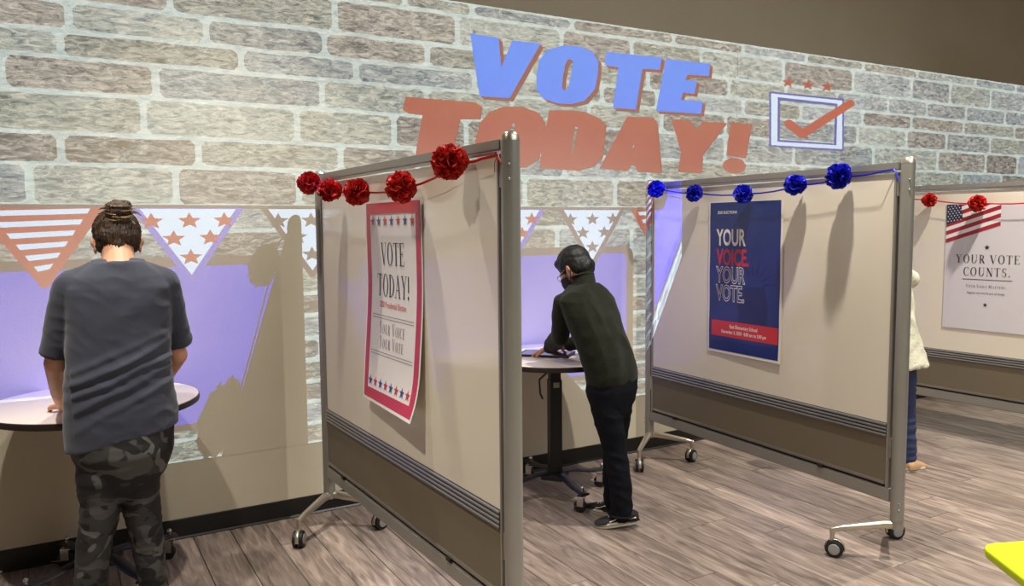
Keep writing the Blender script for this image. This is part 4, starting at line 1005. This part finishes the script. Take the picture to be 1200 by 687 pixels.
def shoe(name,parent,heel,toe,z0,upper,solem,lift=0,W=.043,laces=None,stripe=None,half=None):
    heel=V3(heel); toe=V3(toe); d=(toe-heel); Ls=d.length; d.normalize(); sd=V3((0,0,1)).cross(d)
    Mx=Matrix.Translation((heel.x,heel.y,z0))@Matrix((( d.x,sd.x,0,0),(d.y,sd.y,0,0),(0,0,1,0),(0,0,0,1)))
    if lift: Mx=Mx@Matrix.Translation((Ls*.78,0,0))@Matrix.Rotation(lift,4,'Y')@Matrix.Translation((-Ls*.78,0,0))
    r=empty(name); r.parent=parent
    def outl(s,wd,n=26):
        o=[]
        for k in range(n):
            a=2*PI*k/n; x=math.cos(a); y=math.sin(a); w_=wd*(1+.16*math.tanh(x*2)-.10*math.exp(-((x+.15)/.3)**2)); o.append((Ls/2+x*Ls/2*s,y*w_))
        return o
    def lay(zs):
        vs=[];n=26
        for s,wd,z,dx in zs: vs+=[(x+dx,y,z) for x,y in outl(s,wd)]
        m=len(zs); return vs,[(i*n+k,i*n+(k+1)%n,(i+1)*n+(k+1)%n,(i+1)*n+k) for i in range(m-1) for k in range(n)]+[tuple(range(n-1,-1,-1)),tuple((m-1)*n+k for k in range(n))]
    so=MB().add(*lay([(.97,W*.95,0,0),(1.0,W,.004,0),(1.0,W,.022,0),(.985,W*.97,.027,0)]))
    so.v=[tuple(Mx@V3(v)) for v in so.v]; so_=so.build('sole',solem,parent)
    b2=MB().add(*lay([(1.004,W*1.01,.012,0),(1.004,W*1.01,.0145,0)])); b2.v=[tuple(Mx@V3(v)) for v in b2.v]; b2.build('sole_line',M['canvas'],so_)
    up=MB(); up.v=[];n=22; secs=[]
    for x,w_,h in ((.01,.55,.052),(.06,.80,.064),(.16,.90,.072),(.30,.88,.074),(.42,.88,.070),(.55,.92,.062),(.68,.98,.052),(.80,.98,.044),(.90,.86,.037),(.97,.55,.031),(.99,.2,.028)):
        for k in range(n):
            a=PI*k/(n-1); secs.append((x*Ls,W*w_*math.cos(a),.020+(h-.020)*math.sin(a)**.8))
    m=11; up.add(secs,[(i*n+k,i*n+k+1,(i+1)*n+k+1,(i+1)*n+k) for i in range(m-1) for k in range(n-1)]+[tuple(range(n)),tuple((m-1)*n+k for k in range(n-1,-1,-1))])
    up.v=[tuple(Mx@V3(v)) for v in up.v]; u_=up.build('shoe_upper',upper,parent)
    if stripe:
        for s_ in (-1,1):
            pts=[Mx@V3((Ls*x,s_*W*(w_),z)) for x,w_,z in ((.66,.98,.034),(.55,.97,.040),(.45,.86,.052),(.38,.84,.056),(.30,.92,.044),(.20,.93,.038),(.08,.80,.040))]
            MB().tube(pts,[(.0022,.006)]*7,8,up=Mx.to_3x3()@V3((0,0,1))).build('side_stripe',stripe,u_)
        MB().box((0,0,0),(.003,.020,.011)).build('heel_tab',M['redp'],so_); hb=kids(so_)[-1]; hb.matrix_world=Mx@Matrix.Translation((-.001,0,.014))
    if laces:
        for q in range(4):
            x=.46+.065*q; z=.073-.0065*q; MB().tube([Mx@V3((Ls*x,-.018,z-.004)),Mx@V3((Ls*(x+.01),0,z+.002)),Mx@V3((Ls*x,.018,z-.004))],.0028,6).build('lace',laces,u_)
        for s_ in (-1,1):
            MB().tube([Mx@V3((Ls*.44,0,.078)),Mx@V3((Ls*.42,s_*.020,.092)),Mx@V3((Ls*.47,s_*.034,.080)),Mx@V3((Ls*.50,s_*.022,.070)),Mx@V3((Ls*.45,0,.077))],.0026,6).build('lace_loop',laces,u_)
    bpy.data.objects.remove(r)
shoe('shoe',WP,L((.076-.0,-1.06,0)),L((.060,-.80,0)),0,M['canvas'],M['sole'])
shoe('shoe',WP,L((.270,-1.06,0)),L((.290,-.80,0)),0,M['canvas'],M['sole'])

# ---- boy in the dark fleece jacket, jeans and mask, leaning over his table
off=V3((2.45,-.98,0)); BP=empty('person',off); tag(BP,'boy in dark olive fleece jacket, navy jeans and black mask leaning over a table','person')
H=headm(L((2.385,-.735,1.318)),.32,.62,0,.98)
mb=MB(); head(mb,H)
mb.chain([L((2.375,-.820,1.215)),L((2.382,-.785,1.275)),L((2.386,-.765,1.31))],[.046,.046,.048],16)
mb.chain([L((2.262,-.80,1.15)),L((2.285,-.745,.965)),L((2.325,-.60,.905)),L((2.352,-.512,.868))],[.040,.036,.030,.022],12)
hand(mb,L((2.352,-.512,.868)),L((2.345,-.470,.858)),(-.55,.62,-.35),(-.1,.15,1),(1,0,0),.86,.75,1)
mb.chain([L((2.50,-.80,1.15)),L((2.560,-.700,.975)),L((2.55,-.56,.90)),L((2.50,-.47,.868))],[.040,.036,.030,.022],12)
hand(mb,L((2.50,-.47,.868)),L((2.485,-.425,.856)),(-.3,.9,-.25),(0,.15,1),(-1,0,0),.86,.5,-1)
remesh(mb,'body',M['skin2'],BP,.0042,3)
eyes(H,BP,irism)
R3=H.to_3x3(); mb=MB()
mb.sph(H@V3((0,-.014,.048)),(.086,.100,.086),20,12,R3); mb.sph(H@V3((0,-.050,-.006)),(.076,.062,.070),18,10,R3); mb.sph(H@V3((0,.050,.078)),(.064,.044,.030),14,8,R3); mb.sph(H@V3((0,-.066,-.044)),(.048,.030,.034),14,8,R3)
for q in(-1,1): mb.sph(H@V3((q*.068,.020,.030)),(.016,.026,.036),12,8,R3)
remesh(mb,'hair',M['hairk'],BP,.006,5,lambda co,n: co+n*(.0012*math.sin((co.x*3+co.y*2)*90+9*noise.noise(co*20))+.003*noise.noise(co*38)))
# mask: a cup over nose and chin with loops round the ears
vs=[];nx,nz=15,11
for j in range(nz):
    for i in range(nx):
        a=math.radians(-78+156*i/(nx-1)); z=.000-.095*j/(nz-1)*(1-.0*abs(math.sin(a)))
        b_=math.sin(PI*(j+.6)/(nz+.2)); rx=.072-.012*(j/(nz-1)); ry=.094+.022*b_*math.cos(a)-.012*(j/(nz-1)); sq=(1-.45*abs(math.sin(a))**3)
        vs.append(H@V3((rx*math.sin(a),.008+ry*math.cos(a),-.045+(z+.045)*sq)))
me=MB().add(vs,[(j*nx+i,j*nx+i+1,(j+1)*nx+i+1,(j+1)*nx+i) for j in range(nz-1) for i in range(nx-1)]); msk=me.build('face_mask',M['maskm'],BP)
sm=msk.modifiers.new('t','SOLIDIFY'); sm.thickness=.002
for q in (-1,1):
    for z0,z1 in ((-.014,.022),(-.078,-.035)):
        MB().tube([H@V3((q*.070,.030,z0 if z0>-.05 else -.066)),H@V3((q*.080,.012,(z0+z1)/2)),H@V3((q*.087,-.012,z1)),H@V3((q*.086,-.026,z1-.010 if z1>0 else z1+.012)),H@V3((q*.084,-.028,-.006))],.0026,6).build('ear_loop',M['maskm'],msk)
# glasses
gl=MB()
for q in (-1,1):
    gl.tube([H@V3((q*.033+.024*math.cos(a),.098-.004*abs(math.cos(a)),.006+.017*math.sin(a))) for a in [2*PI*k/18 for k in range(19)]],.0016,6,cap=False)
    gl.tube([H@V3((q*.057,.094,.008)),H@V3((q*.076,.050,.010)),H@V3((q*.082,-.005,.012))],.0015,6)
gl.tube([H@V3((-.010,.101,.008)),H@V3((.010,.101,.008))],.0015,6)
gl.build('glasses',M['chrome'],BP)
# fleece jacket
mb=MB()
Q=[(.752,2.432,-.99,.150,.100),(.80,2.428,-.988,.156,.106),(.90,2.410,-.972,.156,.108),(1.00,2.390,-.940,.160,.108),(1.10,2.376,-.895,.168,.108),(1.17,2.370,-.862,.168,.100),(1.215,2.370,-.842,.132,.088),(1.25,2.374,-.822,.080,.072)]
mb.loft([(x-off.x,y-off.y,z,rx,ry,.18) for z,x,y,rx,ry in Q],36,2.3)
mb.tube([L((2.372,-.835,1.215)),L((2.380,-.806,1.275)),L((2.383,-.798,1.290))],[(.070,.068),(.060,.060),(.058,.058)],24)
mb.chain([L((2.360,-.842,1.195)),L((2.262,-.812,1.150)),L((2.284,-.745,.972)),L((2.318,-.625,.918)),L((2.342,-.550,.888))],[.060,.060,.054,.047,.036],16)
mb.chain([L((2.380,-.842,1.195)),L((2.490,-.815,1.150)),L((2.560,-.710,.975)),L((2.56,-.58,.915)),L((2.51,-.50,.882))],[.062,.062,.054,.047,.036],16)
def jfn(co,n):
    w=co+off; f=.010*ridg(V3((w.x*8,w.y*8,w.z*3.5+w.x*4)),1.0)+.005*noise.noise(w*16)-.002
    # bunched sleeve folds near the cuff
    d=(w-V3((2.31,-.585,.90))).length
    if d<.12: f+=.006*math.sin((w.x*.55+w.y*.8)*150)*(1-d/.12)
    return co+n*(f-.004)
jk=remesh(mb,'fleece_jacket',M['fleece'],BP,.0055,3,jfn)
pts=[L((2.383+.057*math.cos(a),-.798+.057*math.sin(a),1.289-.016*math.sin(a))) for a in [2*PI*k/28 for k in range(29)]]
MB().tube(pts,[(.005,.008)]*29,8,cap=False,up=(0,0,1)).build('collar_edge',M['fleece'],jk)
# jeans
mb=MB()
mb.loft([(2.430-off.x,-.99-off.y,.56,.05,.05,.1),(2.430-off.x,-.99-off.y,.61,.10,.085,.1),(2.430-off.x,-.99-off.y,.66,.130,.096,.1),(2.430-off.x,-.99-off.y,.72,.148,.104,.1),(2.430-off.x,-.99-off.y,.79,.142,.098,.1)],28,2.2)
mb.chain([L((2.370,-1.00,.70)),L((2.388,-1.005,.60)),L((2.432,-1.010,.42)),L((2.458,-1.030,.22)),L((2.464,-1.030,.075))],[.080,.076,.063,.057,.056],18)
mb.chain([L((2.490,-.975,.70)),L((2.490,-.955,.60)),L((2.495,-.93,.42)),L((2.505,-.905,.22)),L((2.510,-.905,.085))],[.082,.078,.062,.056,.052],18)
def dfn(co,n):
    w=co+off; k=1 if w.z<.6 else .5
    return co+n*k*(.006*ridg(V3((w.x*5,w.y*5,w.z*16+w.x*6)),1.0)+.003*noise.noise(w*22)-.003)
jn=remesh(mb,'jeans',M['denim'],BP,.0055,3,dfn)
for c,r_,z in (((2.464,-1.030),.059,.070),):
    pts=[L((c[0]+r_*math.cos(a),c[1]+r_*math.sin(a),z)) for a in [2*PI*k/24 for k in range(25)]]
    MB().tube(pts,[(.004,.014)]*25,8,cap=False,up=(0,0,1)).build('trouser_cuff',M['denim'],jn)
# back pocket stitching
shoe('sneaker',BP,L((2.545,-1.080,0)),L((2.345,-.955,0)),.003,M['canvas'],M['sole'],lift=.13,W=.040,laces=M['sole'],stripe=M['sole'])
shoe('sneaker',BP,L((2.560,-.935,0)),L((2.462,-.720,0)),0,M['canvas'],M['sole'],W=.040,laces=M['sole'],stripe=M['sole'])

# ---- third person, mostly hidden behind the middle whiteboard
off=V3((4.42,-1.15,0)); PP=empty('person',off); tag(PP,'person in pale cream coat and blue jeans mostly hidden behind the middle whiteboard','person')
H=headm(L((4.38,-1.02,1.47)),.1,.35,0,1.0)
mb=MB(); head(mb,H); mb.chain([L((4.40,-1.12,1.36)),L((4.385,-1.05,1.42)),L((4.38,-1.03,1.46))],[.06,.052,.05],16)
for sx in(-1,1):
    mb.chain([L((4.40+sx*.15,-1.12,1.28)),L((4.40+sx*.19,-1.09,1.06)),L((4.40+sx*.13,-.90,.96)),L((4.40+sx*.08,-.80,.95))],[.045,.04,.034,.025],12)
    hand(mb,L((4.40+sx*.08,-.80,.95)),L((4.40+sx*.07,-.75,.945)),(-sx*.2,1,-.1),(0,.1,1),(sx,0,0),.9,.5,-sx)
remesh(MB().chain([L((4.555,-1.20,.15)),L((4.575,-1.215,.045))],[.040,.038],12),'ankle',M['skin'],PP,.005,3)
remesh(mb,'body',M['skin'],PP,.005,3); eyes(H,PP,irism)
R3=H.to_3x3(); mb=MB(); mb.sph(H@V3((0,-.016,.045)),(.088,.102,.090),20,12,R3); mb.sph(H@V3((0,-.055,-.03)),(.078,.062,.09),18,10,R3)
remesh(mb,'hair',M['hairb'],PP,.007,2,lambda co,n: co+n*.004*noise.noise(co*40))
mb=MB()
mb.loft([(x-off.x,y-off.y,z,rx,ry) for z,x,y,rx,ry in ((.672,4.47,-1.19,.225,.15),(.80,4.445,-1.18,.195,.14),(.93,4.425,-1.17,.165,.13),(1.10,4.42,-1.15,.165,.12),(1.25,4.41,-1.13,.18,.11),(1.32,4.40,-1.12,.13,.09),(1.36,4.40,-1.11,.075,.07))],32,2.2)
mb.chain([L((4.42,-1.12,1.30)),L((4.52,-1.14,1.265)),L((4.625,-1.16,1.20))],[.062,.058,.055],16)
mb.chain([L((4.36,-1.12,1.30)),L((4.25,-1.12,1.27)),L((4.21,-1.08,1.06)),L((4.28,-.90,.965)),L((4.31,-.84,.955))],[.06,.062,.055,.045,.042],14)
mb.chain([L((4.625,-1.16,1.20)),L((4.56,-1.06,1.06)),L((4.54,-.90,.965)),L((4.49,-.84,.955))],[.060,.05,.045,.042],14)
remesh(mb,'coat',M['coat'],PP,.007,3,lambda co,n: co+n*(.010*ridg(V3((co.x*7,co.y*7,co.z*5)),1.0)+.004*noise.noise(co*20)-.006))
mb=MB(); mb.loft([(4.44-off.x,-1.16-off.y,.62,.15,.11),(4.44-off.x,-1.16-off.y,.80,.155,.115)],24)
mb.chain([L((4.52,-1.19,.64)),L((4.545,-1.195,.40)),L((4.575,-1.205,.09))],[.085,.066,.058],16); mb.chain([L((4.38,-1.13,.64)),L((4.37,-1.12,.40)),L((4.36,-1.11,.07))],[.085,.066,.058],16)
remesh(mb,'jeans',M['denimb'],PP,.007,3,lambda co,n: co+n*.006*ridg(V3((co.x*5,co.y*5,co.z*20)),1.0))
shoe('shoe',PP,L((4.53,-1.24,0)),L((4.715,-1.235,0)),0,M['tanl'],M['sole'],W=.042)
shoe('shoe',PP,L((4.34,-1.17,0)),L((4.36,-.92,0)),0,M['tanl'],M['sole'],W=.042)
